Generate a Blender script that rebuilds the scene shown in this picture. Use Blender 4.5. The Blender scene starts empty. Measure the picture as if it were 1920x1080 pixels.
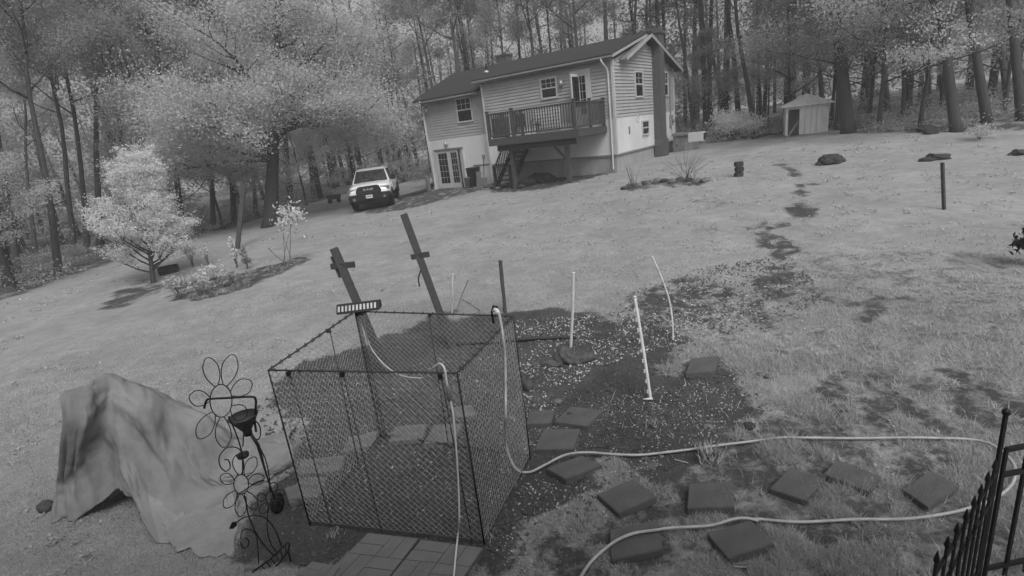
import bpy, bmesh, math, random
import numpy as np
from mathutils import Vector, Matrix

random.seed(11)
RNG = np.random.default_rng(11)
SC = bpy.context.scene
COL = SC.collection
PI = math.pi

# ------------------------------------------------------------------ camera
FPX, PITCH, ROLL, CAMZ = 987.0, math.radians(16.4), math.radians(6.84), 3.2
_F = np.array([0, math.cos(PITCH), -math.sin(PITCH)])
_R0 = np.array([1.0, 0, 0]); _U0 = np.array([0, math.sin(PITCH), math.cos(PITCH)])
_R = math.cos(ROLL) * _R0 - math.sin(ROLL) * _U0
_U = math.sin(ROLL) * _R0 + math.cos(ROLL) * _U0
_C = np.array([0, 0, CAMZ])
cd = bpy.data.cameras.new('camera'); cam = bpy.data.objects.new('camera', cd); COL.objects.link(cam)
cd.sensor_width = 36; cd.lens = 36 * FPX / 1920; cd.clip_start = .05; cd.clip_end = 2000
cam.matrix_world = Matrix(((_R[0], _U[0], -_F[0], 0), (_R[1], _U[1], -_F[1], 0), (_R[2], _U[2], -_F[2], CAMZ), (0, 0, 0, 1)))
SC.camera = cam

# ------------------------------------------------------------------ world, sun, exposure
SUN_EL, SUN_AZ = math.radians(50), math.radians(158)     # azimuth clockwise from +Y (the way the camera looks)
w = bpy.data.worlds.new('World'); SC.world = w; w.use_nodes = True
nt = w.node_tree; nt.nodes.clear()
sky = nt.nodes.new('ShaderNodeTexSky'); sky.sky_type = 'NISHITA'; sky.sun_disc = False
sky.sun_elevation = SUN_EL; sky.sun_rotation = SUN_AZ; sky.air_density = 1.6; sky.dust_density = 6.0; sky.ozone_density = 1.0
bw = nt.nodes.new('ShaderNodeRGBToBW')                    # the camera sees in infrared: no colour
bg = nt.nodes.new('ShaderNodeBackground'); bg.inputs[1].default_value = 0.125
wo = nt.nodes.new('ShaderNodeOutputWorld')
nt.links.new(sky.outputs[0], bw.inputs[0]); nt.links.new(bw.outputs[0], bg.inputs[0]); nt.links.new(bg.outputs[0], wo.inputs[0])
sl = bpy.data.lights.new('sun', 'SUN'); sl.energy = 1.25; sl.angle = math.radians(28)
so = bpy.data.objects.new('sun', sl); COL.objects.link(so)
sd = Vector((math.sin(SUN_AZ) * math.cos(SUN_EL), math.cos(SUN_AZ) * math.cos(SUN_EL), math.sin(SUN_EL)))
so.rotation_euler = sd.to_track_quat('Z', 'Y').to_euler(); so.location = sd * 60
SC.view_settings.view_transform = 'Standard'; SC.view_settings.look = 'None'
SC.view_settings.exposure = 0.25; SC.view_settings.gamma = 1
SC.cycles.max_bounces = 5; SC.cycles.diffuse_bounces = 3; SC.cycles.glossy_bounces = 2
SC.cycles.transmission_bounces = 3; SC.cycles.transparent_max_bounces = 4
SC.cycles.use_denoising = True
SC.cycles.volume_bounces = 0
HAZE = .0028
SC.cycles.sample_clamp_indirect = 4

# ------------------------------------------------------------------ helpers: projection and terrain
def terr(x, y):
    x = np.asarray(x, float); y = np.asarray(y, float)
    t = np.clip((y - 6) / 20, 0, 1); s = t * t * (3 - 2 * t)
    und = .035 * np.sin(x * .9 + 1.3 * np.sin(y * .35)) * np.sin(y * .7 + .5) + .02 * np.sin(x * 2.3 + y * 1.1)
    return s * (.55 + .045 * np.clip(x, -40, 40)) + und * np.clip((y - 5.5) / 5, 0, 1)

def ray(px, py): return _F * FPX + (px - 960) * _R - (py - 540) * _U
def at(px, py, z):
    d = ray(px, py); return Vector(_C + d * ((z - CAMZ) / d[2]))
def at_depth(px, py, P):
    """point at pixel (px,py) at the same depth from the camera as world point P"""
    d = ray(px, py); k = (np.array(P) - _C) @ _F / (d @ _F); return Vector(_C + d * k)
def at_dist(px, py, D):
    d = ray(px, py); return Vector(_C + d * D / math.hypot(d[0], d[1]))
def g(px, py, dz=0.0):
    d = ray(px, py); d = d / math.hypot(d[0], d[1])
    D = np.arange(1.5, 160, .02); P = _C + d * D[:, None]
    i = np.argmax(P[:, 2] < terr(P[:, 0], P[:, 1]))
    if i == 0: i = len(D) - 1
    return Vector((P[i, 0], P[i, 1], float(terr(P[i, 0], P[i, 1])) + dz))
def onT(x, y, dz=0.0): return Vector((x, y, float(terr(x, y)) + dz))

def vnoise(x, y, seed=0):
    xi = np.floor(x).astype(np.int64); yi = np.floor(y).astype(np.int64); xf = x - xi; yf = y - yi
    def h(a, b):
        n = (a * 374761393 + b * 668265263 + seed * 974711) & 0x7fffffff
        n = ((n ^ (n >> 13)) * 1274126177) & 0x7fffffff
        return ((n ^ (n >> 16)) & 0xffff) / 65535.0
    u = xf * xf * (3 - 2 * xf); v = yf * yf * (3 - 2 * yf)
    return (h(xi, yi) * (1 - u) + h(xi + 1, yi) * u) * (1 - v) + (h(xi, yi + 1) * (1 - u) + h(xi + 1, yi + 1) * u) * v
def fbm(x, y, seed=0, o=4):
    s = 0; a = .5
    for k in range(o): s = s + a * vnoise(x * 2 ** k, y * 2 ** k, seed + k); a *= .5
    return s / (1 - .5 ** o)

# ------------------------------------------------------------------ helpers: materials (grey only: an infrared picture)
MATS = {}
def M(name, v, rough=.85, var=.18, scale=6., bump=0., bscale=None, metal=0., spec=.3, stretch=None, detail=6, trans=0., island=0.):
    if name in MATS: return MATS[name]
    m = bpy.data.materials.new(name); m.use_nodes = True; n = m.node_tree; N = n.nodes; L = n.links
    b = N['Principled BSDF']; b.inputs['Roughness'].default_value = rough; b.inputs['Metallic'].default_value = metal
    b.inputs['Specular IOR Level'].default_value = spec
    tc = N.new('ShaderNodeTexCoord'); src = tc.outputs['Object']
    if stretch:
        mp = N.new('ShaderNodeMapping'); mp.inputs['Scale'].default_value = stretch; L.new(src, mp.inputs[0]); src = mp.outputs[0]
    nz = N.new('ShaderNodeTexNoise'); nz.inputs['Scale'].default_value = scale; nz.inputs['Detail'].default_value = detail
    nz.inputs['Roughness'].default_value = .62
    L.new(src, nz.inputs['Vector'])
    mr = N.new('ShaderNodeMapRange'); mr.inputs[1].default_value = .28; mr.inputs[2].default_value = .72
    mr.inputs[3].default_value = v * (1 - var); mr.inputs[4].default_value = v * (1 + var)
    L.new(nz.outputs[0], mr.inputs[0]); val = mr.outputs[0]
    if island:
        ge = N.new('ShaderNodeNewGeometry'); m2 = N.new('ShaderNodeMapRange')
        m2.inputs[3].default_value = 1 - island; m2.inputs[4].default_value = 1 + island
        L.new(ge.outputs['Random Per Island'], m2.inputs[0])
        mu = N.new('ShaderNodeMath'); mu.operation = 'MULTIPLY'; L.new(val, mu.inputs[0]); L.new(m2.outputs[0], mu.inputs[1]); val = mu.outputs[0]
    cc = N.new('ShaderNodeCombineColor'); L.new(val, cc.inputs[0]); L.new(val, cc.inputs[1]); L.new(val, cc.inputs[2])
    L.new(cc.outputs[0], b.inputs['Base Color'])
    if bump:
        n2 = N.new('ShaderNodeTexNoise'); n2.inputs['Scale'].default_value = bscale or scale * 3; n2.inputs['Detail'].default_value = 5
        L.new(src, n2.inputs['Vector'])
        bp = N.new('ShaderNodeBump'); bp.inputs['Strength'].default_value = bump; bp.inputs['Distance'].default_value = .02
        L.new(n2.outputs[0], bp.inputs['Height']); L.new(bp.outputs[0], b.inputs['Normal'])
    if trans:
        out = N['Material Output']; df = N.new('ShaderNodeBsdfDiffuse'); tr = N.new('ShaderNodeBsdfTranslucent'); mx = N.new('ShaderNodeMixShader')
        mx.inputs[0].default_value = trans; L.new(cc.outputs[0], df.inputs[0]); L.new(cc.outputs[0], tr.inputs[0])
        L.new(df.outputs[0], mx.inputs[1]); L.new(tr.outputs[0], mx.inputs[2]); L.new(mx.outputs[0], out.inputs['Surface']); N.remove(b)
    MATS[name] = m; return m

m_leaf = M('leaf', .55, var=.12, scale=.5, trans=.5, island=.12)
m_leaf_pale = M('pale leaf', .72, var=.1, scale=1.2, trans=.45, island=.12)
m_leaf_dim = M('woodland leaf', .37, var=.16, scale=.25, trans=.5, island=.12)
m_bark = M('bark', .042, var=.4, scale=5, bump=.8, stretch=(3, 3, .6))
m_bark_pale = M('pale bark', .10, var=.35, scale=5, bump=.5, stretch=(3, 3, .6))
m_soil = M('soil clod', .075, var=.4, scale=14, bump=.6)
m_wood = M('weathered wood', .052, var=.35, scale=7, bump=.35, stretch=(6, 6, .7))
m_deckwood = M('deck timber', .06, var=.3, scale=5, bump=.2, stretch=(2, 2, 2))
m_palewood = M('pale planed wood', .22, var=.25, scale=6)
m_siding = M('vinyl siding', .34, rough=.6, var=.12, scale=1.6, spec=.3)
m_white = M('white painted panel', .60, rough=.6, var=.12, scale=1.1, stretch=(1, 1, .35))
m_trim = M('white trim', .46, rough=.55, var=.06, scale=2)
m_conc = M('painted block footing', .30, var=.16, scale=2.2, bump=.2, stretch=(1, 1, .5))
m_roof = M('asphalt shingle', .034, var=.22, scale=9, bump=.5, bscale=40)
m_brick = M('chimney brick', .085, var=.25, scale=6, bump=.3)
m_glass = M('window glass', .012, rough=.06, var=.2, scale=2, spec=.5)
m_black = M('black plastic', .012, rough=.5, var=.3, scale=8)
m_iron = M('black iron', .012, rough=.55, var=.3, scale=12)
m_wire = M('galvanised wire', .30, rough=.5, var=.3, scale=9, metal=.0)
m_rod = M('rusty steel rod', .05, rough=.7, var=.4, scale=14)
m_pvc = M('white plastic pipe', .58, rough=.45, var=.12, scale=9)
m_hose = M('pale garden hose', .36, rough=.5, var=.28, scale=7, spec=.4)
m_hosedk = M('grey hose', .16, rough=.5, var=.15, scale=4)
m_cord = M('white cable', .62, rough=.5, var=.08, scale=5)
m_paver = M('rubber paver', .095, rough=.9, var=.2, scale=5, bump=.5, bscale=90)
m_slab = M('brick pattern slab', .15, rough=.9, var=.14, scale=6, bump=.35, bscale=70)
m_paint = M('white car paint', .74, rough=.28, var=.03, scale=2, spec=.5)
m_tyre = M('tyre rubber', .014, rough=.9, var=.2, scale=20)
m_rim = M('wheel rim', .08, rough=.4, var=.2, scale=9, metal=.6)
m_chrome = M('light grey metal', .45, rough=.35, var=.08, scale=6, metal=.5)
m_lamp = M('headlight glass', .14, rough=.1, var=.4, scale=20, spec=.6)
m_stone = M('field stone', .13, var=.35, scale=6, bump=.5)
m_rockdk = M('dark rock', .04, var=.4, scale=5, bump=.7)
m_tarp = M('canvas tarpaulin', .20, rough=.7, var=.3, scale=2.2, spec=.25); MATS_T = True
m_chip = M('wood chip', .27, var=.3, scale=5, island=.75)
m_grass = M('grass blade', .45, var=.12, scale=.35, trans=.4, island=.15)
m_straw = M('dry straw', .30, var=.2, scale=5, island=.4)
m_metalwall = M('pale sheet metal', .55, rough=.6, var=.2, scale=2, stretch=(3, 3, .4))
m_grey = M('mid grey plastic', .22, rough=.6, var=.15, scale=5)
m_dull = M('dull grey board', .17, var=.25, scale=4, bump=.2)

def crease(m, scale, dist):
    n = m.node_tree; N = n.nodes; L = n.links; b = N['Principled BSDF']; tc = N.new('ShaderNodeTexCoord'); nz = N.new('ShaderNodeTexNoise'); nz.inputs['Scale'].default_value = 2.2; nz.inputs['Detail'].default_value = 3
    L.new(tc.outputs['Object'], nz.inputs['Vector']); mx = N.new('ShaderNodeVectorMath'); mx.operation = 'MULTIPLY_ADD'; mx.inputs[1].default_value = (.5, .5, .5); L.new(nz.outputs[1], mx.inputs[0]); L.new(tc.outputs['Object'], mx.inputs[2])
    prev = None
    for sc, di in ((scale, dist), (scale * 2.7, dist * .45)):
        vo = N.new('ShaderNodeTexVoronoi'); vo.feature = 'DISTANCE_TO_EDGE'; vo.inputs['Scale'].default_value = sc; L.new(mx.outputs[0], vo.inputs['Vector'])
        bp = N.new('ShaderNodeBump'); bp.inputs['Strength'].default_value = .8; bp.inputs['Distance'].default_value = di; L.new(vo.outputs[0], bp.inputs['Height'])
        if prev: L.new(prev, bp.inputs['Normal'])
        prev = bp.outputs[0]
    L.new(prev, b.inputs['Normal'])
# ------------------------------------------------------------------ helpers: mesh building
class MB:
    def __init__(s): s.v = []; s.f = []
    def add(s, vs, fs):
        b = len(s.v); s.v += [tuple(p) for p in vs]; s.f += [tuple(b + i for i in f) for f in fs]; return s
    def box(s, x0, x1, y0, y1, z0, z1):
        return s.add([(x0, y0, z0), (x1, y0, z0), (x1, y1, z0), (x0, y1, z0), (x0, y0, z1), (x1, y0, z1), (x1, y1, z1), (x0, y1, z1)],
                     [(0, 3, 2, 1), (4, 5, 6, 7), (0, 1, 5, 4), (1, 2, 6, 5), (2, 3, 7, 6), (3, 0, 4, 7)])
    def beam(s, a, b, w, h, up=(0, 0, 1)):
        a = Vector(a); b = Vector(b); d = (b - a).normalized(); up = Vector(up)
        sx = d.cross(up)
        if sx.length < 1e-4: sx = d.cross(Vector((1, 0, 0)))
        sx.normalize(); sy = sx.cross(d).normalized(); sx *= w / 2; sy *= h / 2
        vs = [a - sx - sy, a + sx - sy, a + sx + sy, a - sx + sy, b - sx - sy, b + sx - sy, b + sx + sy, b - sx + sy]
        return s.add(vs, [(0, 3, 2, 1), (4, 5, 6, 7), (0, 1, 5, 4), (1, 2, 6, 5), (2, 3, 7, 6), (3, 0, 4, 7)])
    def tube(s, pts, r, n=6, closed=False):
        pts = [Vector(p) for p in pts]; k = len(pts); rr = r if hasattr(r, '__len__') else [r] * k
        vs = []; ref = None
        for i, p in enumerate(pts):
            if closed: d = pts[(i + 1) % k] - pts[i - 1]
            else: d = pts[min(i + 1, k - 1)] - pts[max(i - 1, 0)]
            if d.length < 1e-9: d = Vector((0, 0, 1))
            d.normalize()
            if ref is None:
                ref = d.cross(Vector((0, 0, 1)))
                if ref.length < .05: ref = d.cross(Vector((1, 0, 0)))
            ref = ref - d * ref.dot(d)
            if ref.length < 1e-5: ref = d.orthogonal()
            ref.normalize(); b = d.cross(ref)
            for j in range(n):
                t = 2 * PI * j / n; vs.append(p + (ref * math.cos(t) + b * math.sin(t)) * rr[i])
        fs = []
        for i in range(k if closed else k - 1):
            for j in range(n):
                a = i * n + j; c = i * n + (j + 1) % n; i2 = ((i + 1) % k) * n
                fs.append((a, c, i2 + (j + 1) % n, i2 + j))
        if not closed:
            fs.append(tuple(range(n - 1, -1, -1))); fs.append(tuple((k - 1) * n + j for j in range(n)))
        return s.add(vs, fs)
    def prism(s, poly, fn0, fn1):
        n = len(poly); vs = [fn0(*p) for p in poly] + [fn1(*p) for p in poly]
        fs = [tuple(range(n - 1, -1, -1)), tuple(range(n, 2 * n))] + [(i, (i + 1) % n, n + (i + 1) % n, n + i) for i in range(n)]
        return s.add(vs, fs)
    def lathe(s, prof, c=(0, 0, 0), n=16, axis='z'):
        vs = []
        for r, z in prof:
            for j in range(n):
                t = 2 * PI * j / n; p = (r * math.cos(t), r * math.sin(t), z)
                if axis == 'x': p = (p[2], p[0], p[1])
                if axis == 'y': p = (p[0], p[2], p[1])
                vs.append((p[0] + c[0], p[1] + c[1], p[2] + c[2]))
        k = len(prof); fs = []
        for i in range(k - 1):
            for j in range(n): fs.append((i * n + j, i * n + (j + 1) % n, (i + 1) * n + (j + 1) % n, (i + 1) * n + j))
        fs.append(tuple(range(n - 1, -1, -1))); fs.append(tuple((k - 1) * n + j for j in range(n)))
        return s.add(vs, fs)
    def quad(s, a, b, c, d): return s.add([a, b, c, d], [(0, 1, 2, 3)])
    def build(s, name, mat, parent=None, smooth=False, bevel=0., origin=(0, 0, 0), fix=True):
        me = bpy.data.meshes.new(name); o0 = Vector(origin)
        me.from_pydata([tuple(Vector(p) - o0) for p in s.v] if origin != (0, 0, 0) else s.v, [], s.f); me.update()
        if fix:
            bm = bmesh.new(); bm.from_mesh(me); bmesh.ops.recalc_face_normals(bm, faces=bm.faces)
            if bevel: bmesh.ops.bevel(bm, geom=[e for e in bm.edges if e.calc_face_angle(0) > .5], offset=bevel, segments=2, affect='EDGES', clamp_overlap=True)
            bm.to_mesh(me); bm.free()
        if smooth: me.polygons.foreach_set('use_smooth', [True] * len(me.polygons))
        me.materials.append(mat)
        return link(name, me, parent, origin if parent is None else None)

def link(name, me, parent=None, loc=None):
    o = bpy.data.objects.new(name, me); COL.objects.link(o)
    if parent is not None: o.parent = parent
    if loc is not None: o.location = loc
    return o
def tag(o, label=None, cat=None, group=None, kind=None):
    if label: o['label'] = label
    if cat: o['category'] = cat
    if group: o['group'] = group
    if kind: o['kind'] = kind
    return o
def thing(name, label, cat, loc=(0, 0, 0), rz=0., group=None):
    o = bpy.data.objects.new(name, None); COL.objects.link(o); o.location = loc; o.rotation_euler = (0, 0, rz); o.empty_display_size = .2
    return tag(o, label, cat, group)
def piece(name, me, parent, loc=(0, 0, 0), rot=(0, 0, 0), sc=(1, 1, 1)):
    o = link(name, me, parent, loc); o.rotation_euler = rot; o.scale = sc; return o
def np_mesh(name, V, F4, mat, smooth=False):
    """V (n,3), F4 (m,k) with k = 3 or 4"""
    me = bpy.data.meshes.new(name); k = F4.shape[1]
    me.vertices.add(len(V)); me.vertices.foreach_set('co', V.astype(np.float32).ravel())
    me.loops.add(F4.size); me.loops.foreach_set('vertex_index', F4.astype(np.int32).ravel())
    me.polygons.add(len(F4)); me.polygons.foreach_set('loop_start', np.arange(0, F4.size, k, dtype=np.int32))
    me.polygons.foreach_set('loop_total', np.full(len(F4), k, np.int32))
    if smooth: me.polygons.foreach_set('use_smooth', np.ones(len(F4), bool))
    me.update(calc_edges=True); me.materials.append(mat); return me
def spline(pts, n=8):
    P = [Vector(p) for p in pts]; out = []
    for i in range(len(P) - 1):
        a = P[max(i - 1, 0)]; b = P[i]; c = P[i + 1]; d = P[min(i + 2, len(P) - 1)]
        for k in range(n):
            t = k / n
            out.append(.5 * ((2 * b) + (c - a) * t + (2 * a - 5 * b + 4 * c - d) * t * t + (3 * b - a - 3 * c + d) * t ** 3))
    out.append(P[-1]); return out
def leaves_mesh(name, cen, n, spread, size, mat, rng, flat=.6, aspect=.55, tilt=None):
    """n leaf-shaped faces scattered in clumps round the points cen"""
    cen = np.asarray(cen); wt = rng.gamma(1.1, size=len(cen)) + .08; i = rng.choice(len(cen), n, p=wt / wt.sum()); sv = rng.uniform(.45, 1.35, len(cen))[i][:, None]
    p = cen[i] + sv * rng.normal(size=(n, 3)) * np.array([spread, spread, spread * flat])
    t = rng.normal(size=(n, 3)); t[:, 2] -= .25
    t /= np.linalg.norm(t, axis=1)[:, None]
    q = rng.normal(size=(n, 3)); b = np.cross(t, q); b /= np.linalg.norm(b, axis=1)[:, None]
    s = size * rng.uniform(.6, 1.35, n)[:, None]; nn = np.cross(t, b)
    a0 = p - t * s * .5; a1 = p + b * s * aspect * .5 + nn * s * .08; a2 = p + t * s * .5; a3 = p - b * s * aspect * .5 + nn * s * .08
    V = np.stack([a0, a1, a2, a3], 1).reshape(-1, 3); F = np.arange(4 * n).reshape(n, 4)
    return np_mesh(name, V, F, mat)

m_tarp2 = M('canvas underside', .26, rough=.75, var=.22, scale=3, spec=.2)
crease(m_tarp, 2.6, .014); crease(m_tarp2, 6, .02)
# ================================================================== GROUND
def poly_px(pts): return np.array([g(*p)[:2] for p in pts])
def inside(poly, X, Y):
    r = np.zeros(X.shape, bool); n = len(poly)
    for i in range(n):
        x1, y1 = poly[i]; x2, y2 = poly[(i + 1) % n]
        c = ((y1 > Y) != (y2 > Y)); r ^= c & (X < (x2 - x1) * (Y - y1) / (y2 - y1 + 1e-12) + x1)
    return r
def sdist(poly, X, Y):
    d = np.full(X.shape, 1e9); n = len(poly)
    for i in range(n):
        a = poly[i]; b = poly[(i + 1) % n]; e = b - a
        t = np.clip(((X - a[0]) * e[0] + (Y - a[1]) * e[1]) / (e @ e + 1e-12), 0, 1)
        d = np.minimum(d, np.hypot(X - a[0] - t * e[0], Y - a[1] - t * e[1]))
    return np.where(inside(poly, X, Y), -d, d)
# bare earth round the pen, smaller bare places, and shade painted in as soil: (outline in the view, edge softness in metres, strength)
SOIL_SHADE = [([(470, 745), (560, 690), (640, 655), (780, 610), (900, 590), (1010, 585), (1120, 588), (1235, 610), (1285, 640), (1275, 690), (1340, 665), (1420, 705), (1450, 770), (1390, 815),
          (1290, 840), (1230, 870), (1260, 890), (1140, 905), (1050, 950), (980, 980), (925, 1079), (560, 1079), (470, 1040), (445, 960), (480, 880), (545, 860)], .45, 1.0),
        ([(1140, 590), (1180, 545), (1280, 520), (1360, 545), (1420, 580), (1450, 600), (1330, 618), (1235, 615)], .5, .62),
        ([(1370, 590), (1440, 540), (1460, 560), (1450, 610), (1400, 618)], .3, .7),
        ([(1445, 505), (1480, 485), (1500, 495), (1470, 515)], .25, .8), ([(1520, 545), (1545, 535), (1545, 570), (1530, 575)], .3, .6),
        ([(1590, 575), (1640, 560), (1655, 580), (1610, 595)], .3, .7), ([(1640, 552), (1725, 560), (1722, 572), (1650, 562)], .2, .6),
        ([(1448, 298), (1470, 297), (1500, 325), (1508, 340), (1490, 345), (1465, 315)], .35, .85),
        ([(1488, 345), (1510, 345), (1520, 380), (1512, 405), (1490, 425), (1440, 436), (1395, 434), (1400, 424), (1460, 420), (1485, 400), (1495, 375)], .4, .82), ([(1440, 440), (1475, 440), (1490, 490), (1475, 540), (1440, 590), (1400, 600), (1430, 540), (1450, 490)], .5, .74),
        ([(1400, 425), (1440, 416), (1440, 430), (1405, 434)], .4, .6), ([(1450, 426), (1490, 408), (1520, 402), (1500, 420), (1460, 434)], .4, .6),
        ([(1290, 375), (1330, 370), (1370, 385), (1330, 392)], .4, .35), ([(1320, 430), (1345, 425), (1340, 437)], .3, .4),
        ([(1540, 730), (1570, 735), (1575, 755), (1550, 760)], .2, .6), ([(1640, 772), (1780, 760), (1900, 775), (1900, 800), (1700, 790)], .25, .55),
        ([(1800, 700), (1880, 690), (1900, 740), (1830, 735)], .3, .4), ([(1440, 745), (1500, 760), (1480, 790), (1440, 780)], .25, .5),
        ([(1130, 1075), (1300, 1040), (1480, 1060), (1500, 1079), (1150, 1079)], .15, .4), ([(1650, 880), (1680, 860), (1880, 900), (1900, 1079), (1640, 1079), (1700, 990)], .2, .5),
        ([(1010, 1000), (1150, 900), (1300, 860), (1450, 800), (1560, 700), (1900, 700), (1915, 1079), (1000, 1079)], .6, .58), ([(1290, 520), (1480, 470), (1900, 480), (1900, 690), (1560, 690), (1300, 650)], .8, .38),
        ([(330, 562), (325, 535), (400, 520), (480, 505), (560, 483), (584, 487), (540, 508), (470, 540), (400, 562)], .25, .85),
        ([(180, 585), (205, 550), (280, 522), (310, 535), (270, 560), (215, 580)], .3, .8),  # shadow under the small left tree, painted with the soil colour
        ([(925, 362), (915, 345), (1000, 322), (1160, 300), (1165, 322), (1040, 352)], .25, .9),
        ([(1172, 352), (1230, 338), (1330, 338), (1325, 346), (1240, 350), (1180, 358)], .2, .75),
        ([(660, 398), (740, 378), (800, 352), (870, 345), (905, 356), (800, 385), (700, 402)], .35, .8),  # dark drive from truck to door, with the shadow there painted in
        ([(0, 590), (0, 560), (140, 515), (260, 490), (400, 440), (560, 395), (640, 366), (640, 300), (0, 300)], 1.2, .8),
        ([(1290, 258), (1460, 250), (1900, 246), (1919, 150), (1290, 190)], 1.2, .7)]
SOIL_SHADE_P = [(poly_px(p) if max(q[1] for q in p) < 2000 else None, e, s) for p, e, s in SOIL_SHADE[:-2]]
SOIL_SHADE_P += [(np.array([(-16.5, 15.5), (-17.5, 22), (-17.5, 27), (-15, 33), (-15, 40), (-8, 46), (10, 44), (17, 37), (17.5, 29), (17.5, 23), (22, 17), (60, 10), (90, 110), (-90, 110), (-60, 8)]), 1.5, .75)]
def soil_shade_mask(X, Y):
    m = np.zeros(np.shape(X))
    for poly, e, s in SOIL_SHADE_P:
        lo = poly.min(0) - 2 * e - .3; hi = poly.max(0) + 2 * e + .3
        k = (X > lo[0]) & (X < hi[0]) & (Y > lo[1]) & (Y < hi[1])
        if not k.any(): continue
        x = X[k]; y = Y[k]; d = sdist(poly, x, y) + (fbm(x / e * .6, y / e * .6, 5) - .5) * e * 3.0
        a = np.clip(.5 - d / e, 0, 1); a = a * a * (3 - 2 * a) * s
        if s < .95: a = a * np.clip(-.3 + 2.5 * fbm(x * 4.3, y * 4.3, 31), 0, 1.25)
        m[k] = np.maximum(m[k], a)
    return np.clip(m, 0, 1)
def axis(lo, a, b, hi, st, gr=1.13):
    c = list(np.arange(a, b, st)); s = st; x = b
    while x < hi: c.append(x); s *= gr; x += s
    c.append(hi); s = st; x = a - st; l = []
    while x > lo: l.append(x); s *= gr; x -= s
    l.append(lo); return np.array(l[::-1] + c)
gx = axis(-260, -6, 7.5, 260, .055, 1.03); gy = axis(-40, 2.2, 10.5, 320, .055, 1.02)
GX, GY = np.meshgrid(gx, gy); soil_shade_m = soil_shade_mask(GX, GY)
fine = np.clip((12 - GY) / 3, 0, 1) * np.clip((7.5 - np.abs(GX - .7)) / 1.5, 0, 1)
GZ = terr(GX, GY) + fine * (soil_shade_m * ((fbm(GX * 5, GY * 5, 9) - .5) * .06 + (fbm(GX * 14, GY * 14, 12, 2) - .5) * .025) + (1 - soil_shade_m) * (fbm(GX * 3, GY * 3, 19) - .45) * .045 - soil_shade_m * .015)
V = np.stack([GX, GY, GZ], 2).reshape(-1, 3); nx = len(gx); ny = len(gy)
I = np.arange(nx * ny).reshape(ny, nx); F = np.stack([I[:-1, :-1], I[:-1, 1:], I[1:, 1:], I[1:, :-1]], 2).reshape(-1, 4)
gm = bpy.data.materials.new('lawn and bare earth'); gm.use_nodes = True
def ground_mat(m):
    n = m.node_tree; N = n.nodes; L = n.links; b = N['Principled BSDF']; b.inputs['Roughness'].default_value = .95; b.inputs['Specular IOR Level'].default_value = .1
    tc = N.new('ShaderNodeTexCoord')
    def noise(s, d=6, r=.6):
        t = N.new('ShaderNodeTexNoise'); t.inputs['Scale'].default_value = s; t.inputs['Detail'].default_value = d; t.inputs['Roughness'].default_value = r
        L.new(tc.outputs['Object'], t.inputs['Vector']); return t.outputs[0]
    def rng_(x, a, b_, c, d):
        r = N.new('ShaderNodeMapRange'); r.inputs[1].default_value = a; r.inputs[2].default_value = b_; r.inputs[3].default_value = c; r.inputs[4].default_value = d
        L.new(x, r.inputs[0]); return r.outputs[0]
    def math_(op, x, y):
        k = N.new('ShaderNodeMath'); k.operation = op
        for i, q in enumerate((x, y)):
            if isinstance(q, (int, float)): k.inputs[i].default_value = q
            else: L.new(q, k.inputs[i])
        return k.outputs[0]
    grass = math_('MULTIPLY', rng_(noise(.45, 4), .3, .7, .26, .33), math_('MULTIPLY', math_('MULTIPLY', rng_(noise(4.5, 8, .7), .3, .7, .82, 1.12), rng_(noise(1.4, 6, .65), .35, .65, .86, 1.08)), rng_(noise(45, 4, .7), .3, .7, .85, 1.12)))
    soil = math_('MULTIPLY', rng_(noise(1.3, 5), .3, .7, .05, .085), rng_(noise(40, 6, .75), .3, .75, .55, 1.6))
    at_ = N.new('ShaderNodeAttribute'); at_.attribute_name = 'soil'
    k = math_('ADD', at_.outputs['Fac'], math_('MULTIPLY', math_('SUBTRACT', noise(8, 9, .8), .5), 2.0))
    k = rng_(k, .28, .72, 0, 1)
    mx = N.new('ShaderNodeMix'); L.new(k, mx.inputs[0]); L.new(grass, mx.inputs[2]); L.new(soil, mx.inputs[3])
    cc = N.new('ShaderNodeCombineColor')
    for i in range(3): L.new(mx.outputs[0], cc.inputs[i])
    L.new(cc.outputs[0], b.inputs['Base Color'])
    bp = N.new('ShaderNodeBump'); bp.inputs['Strength'].default_value = .7; bp.inputs['Distance'].default_value = .03
    L.new(math_('ADD', noise(28, 6, .7), math_('MULTIPLY', noise(5, 5), .8)), bp.inputs['Height']); L.new(bp.outputs[0], b.inputs['Normal'])
ground_mat(gm)
gme = np_mesh('ground', V, F, gm, True)
att = gme.attributes.new('soil', 'FLOAT', 'POINT'); att.data.foreach_set('value', soil_shade_m.astype(np.float32).ravel())  # soil amount, with the painted shade patches included
tag(link('ground', gme), 'grey lawn sloping up to the house with bare earth round the pen', None, None, 'structure')
def gz(x, y):
    """height of the built ground sheet, roughness included"""
    x = np.asarray(x, float); y = np.asarray(y, float)
    i = np.clip(np.searchsorted(gx, x) - 1, 0, nx - 2); j = np.clip(np.searchsorted(gy, y) - 1, 0, ny - 2)
    a = (x - gx[i]) / (gx[i + 1] - gx[i]); b = (y - gy[j]) / (gy[j + 1] - gy[j])
    return (GZ[j, i] * (1 - a) + GZ[j, i + 1] * a) * (1 - b) + (GZ[j + 1, i] * (1 - a) + GZ[j + 1, i + 1] * a) * b
def gp(px, py, dz=0.0):
    p = g(px, py); return Vector((p.x, p.y, float(gz(p.x, p.y)) + dz))

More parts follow.
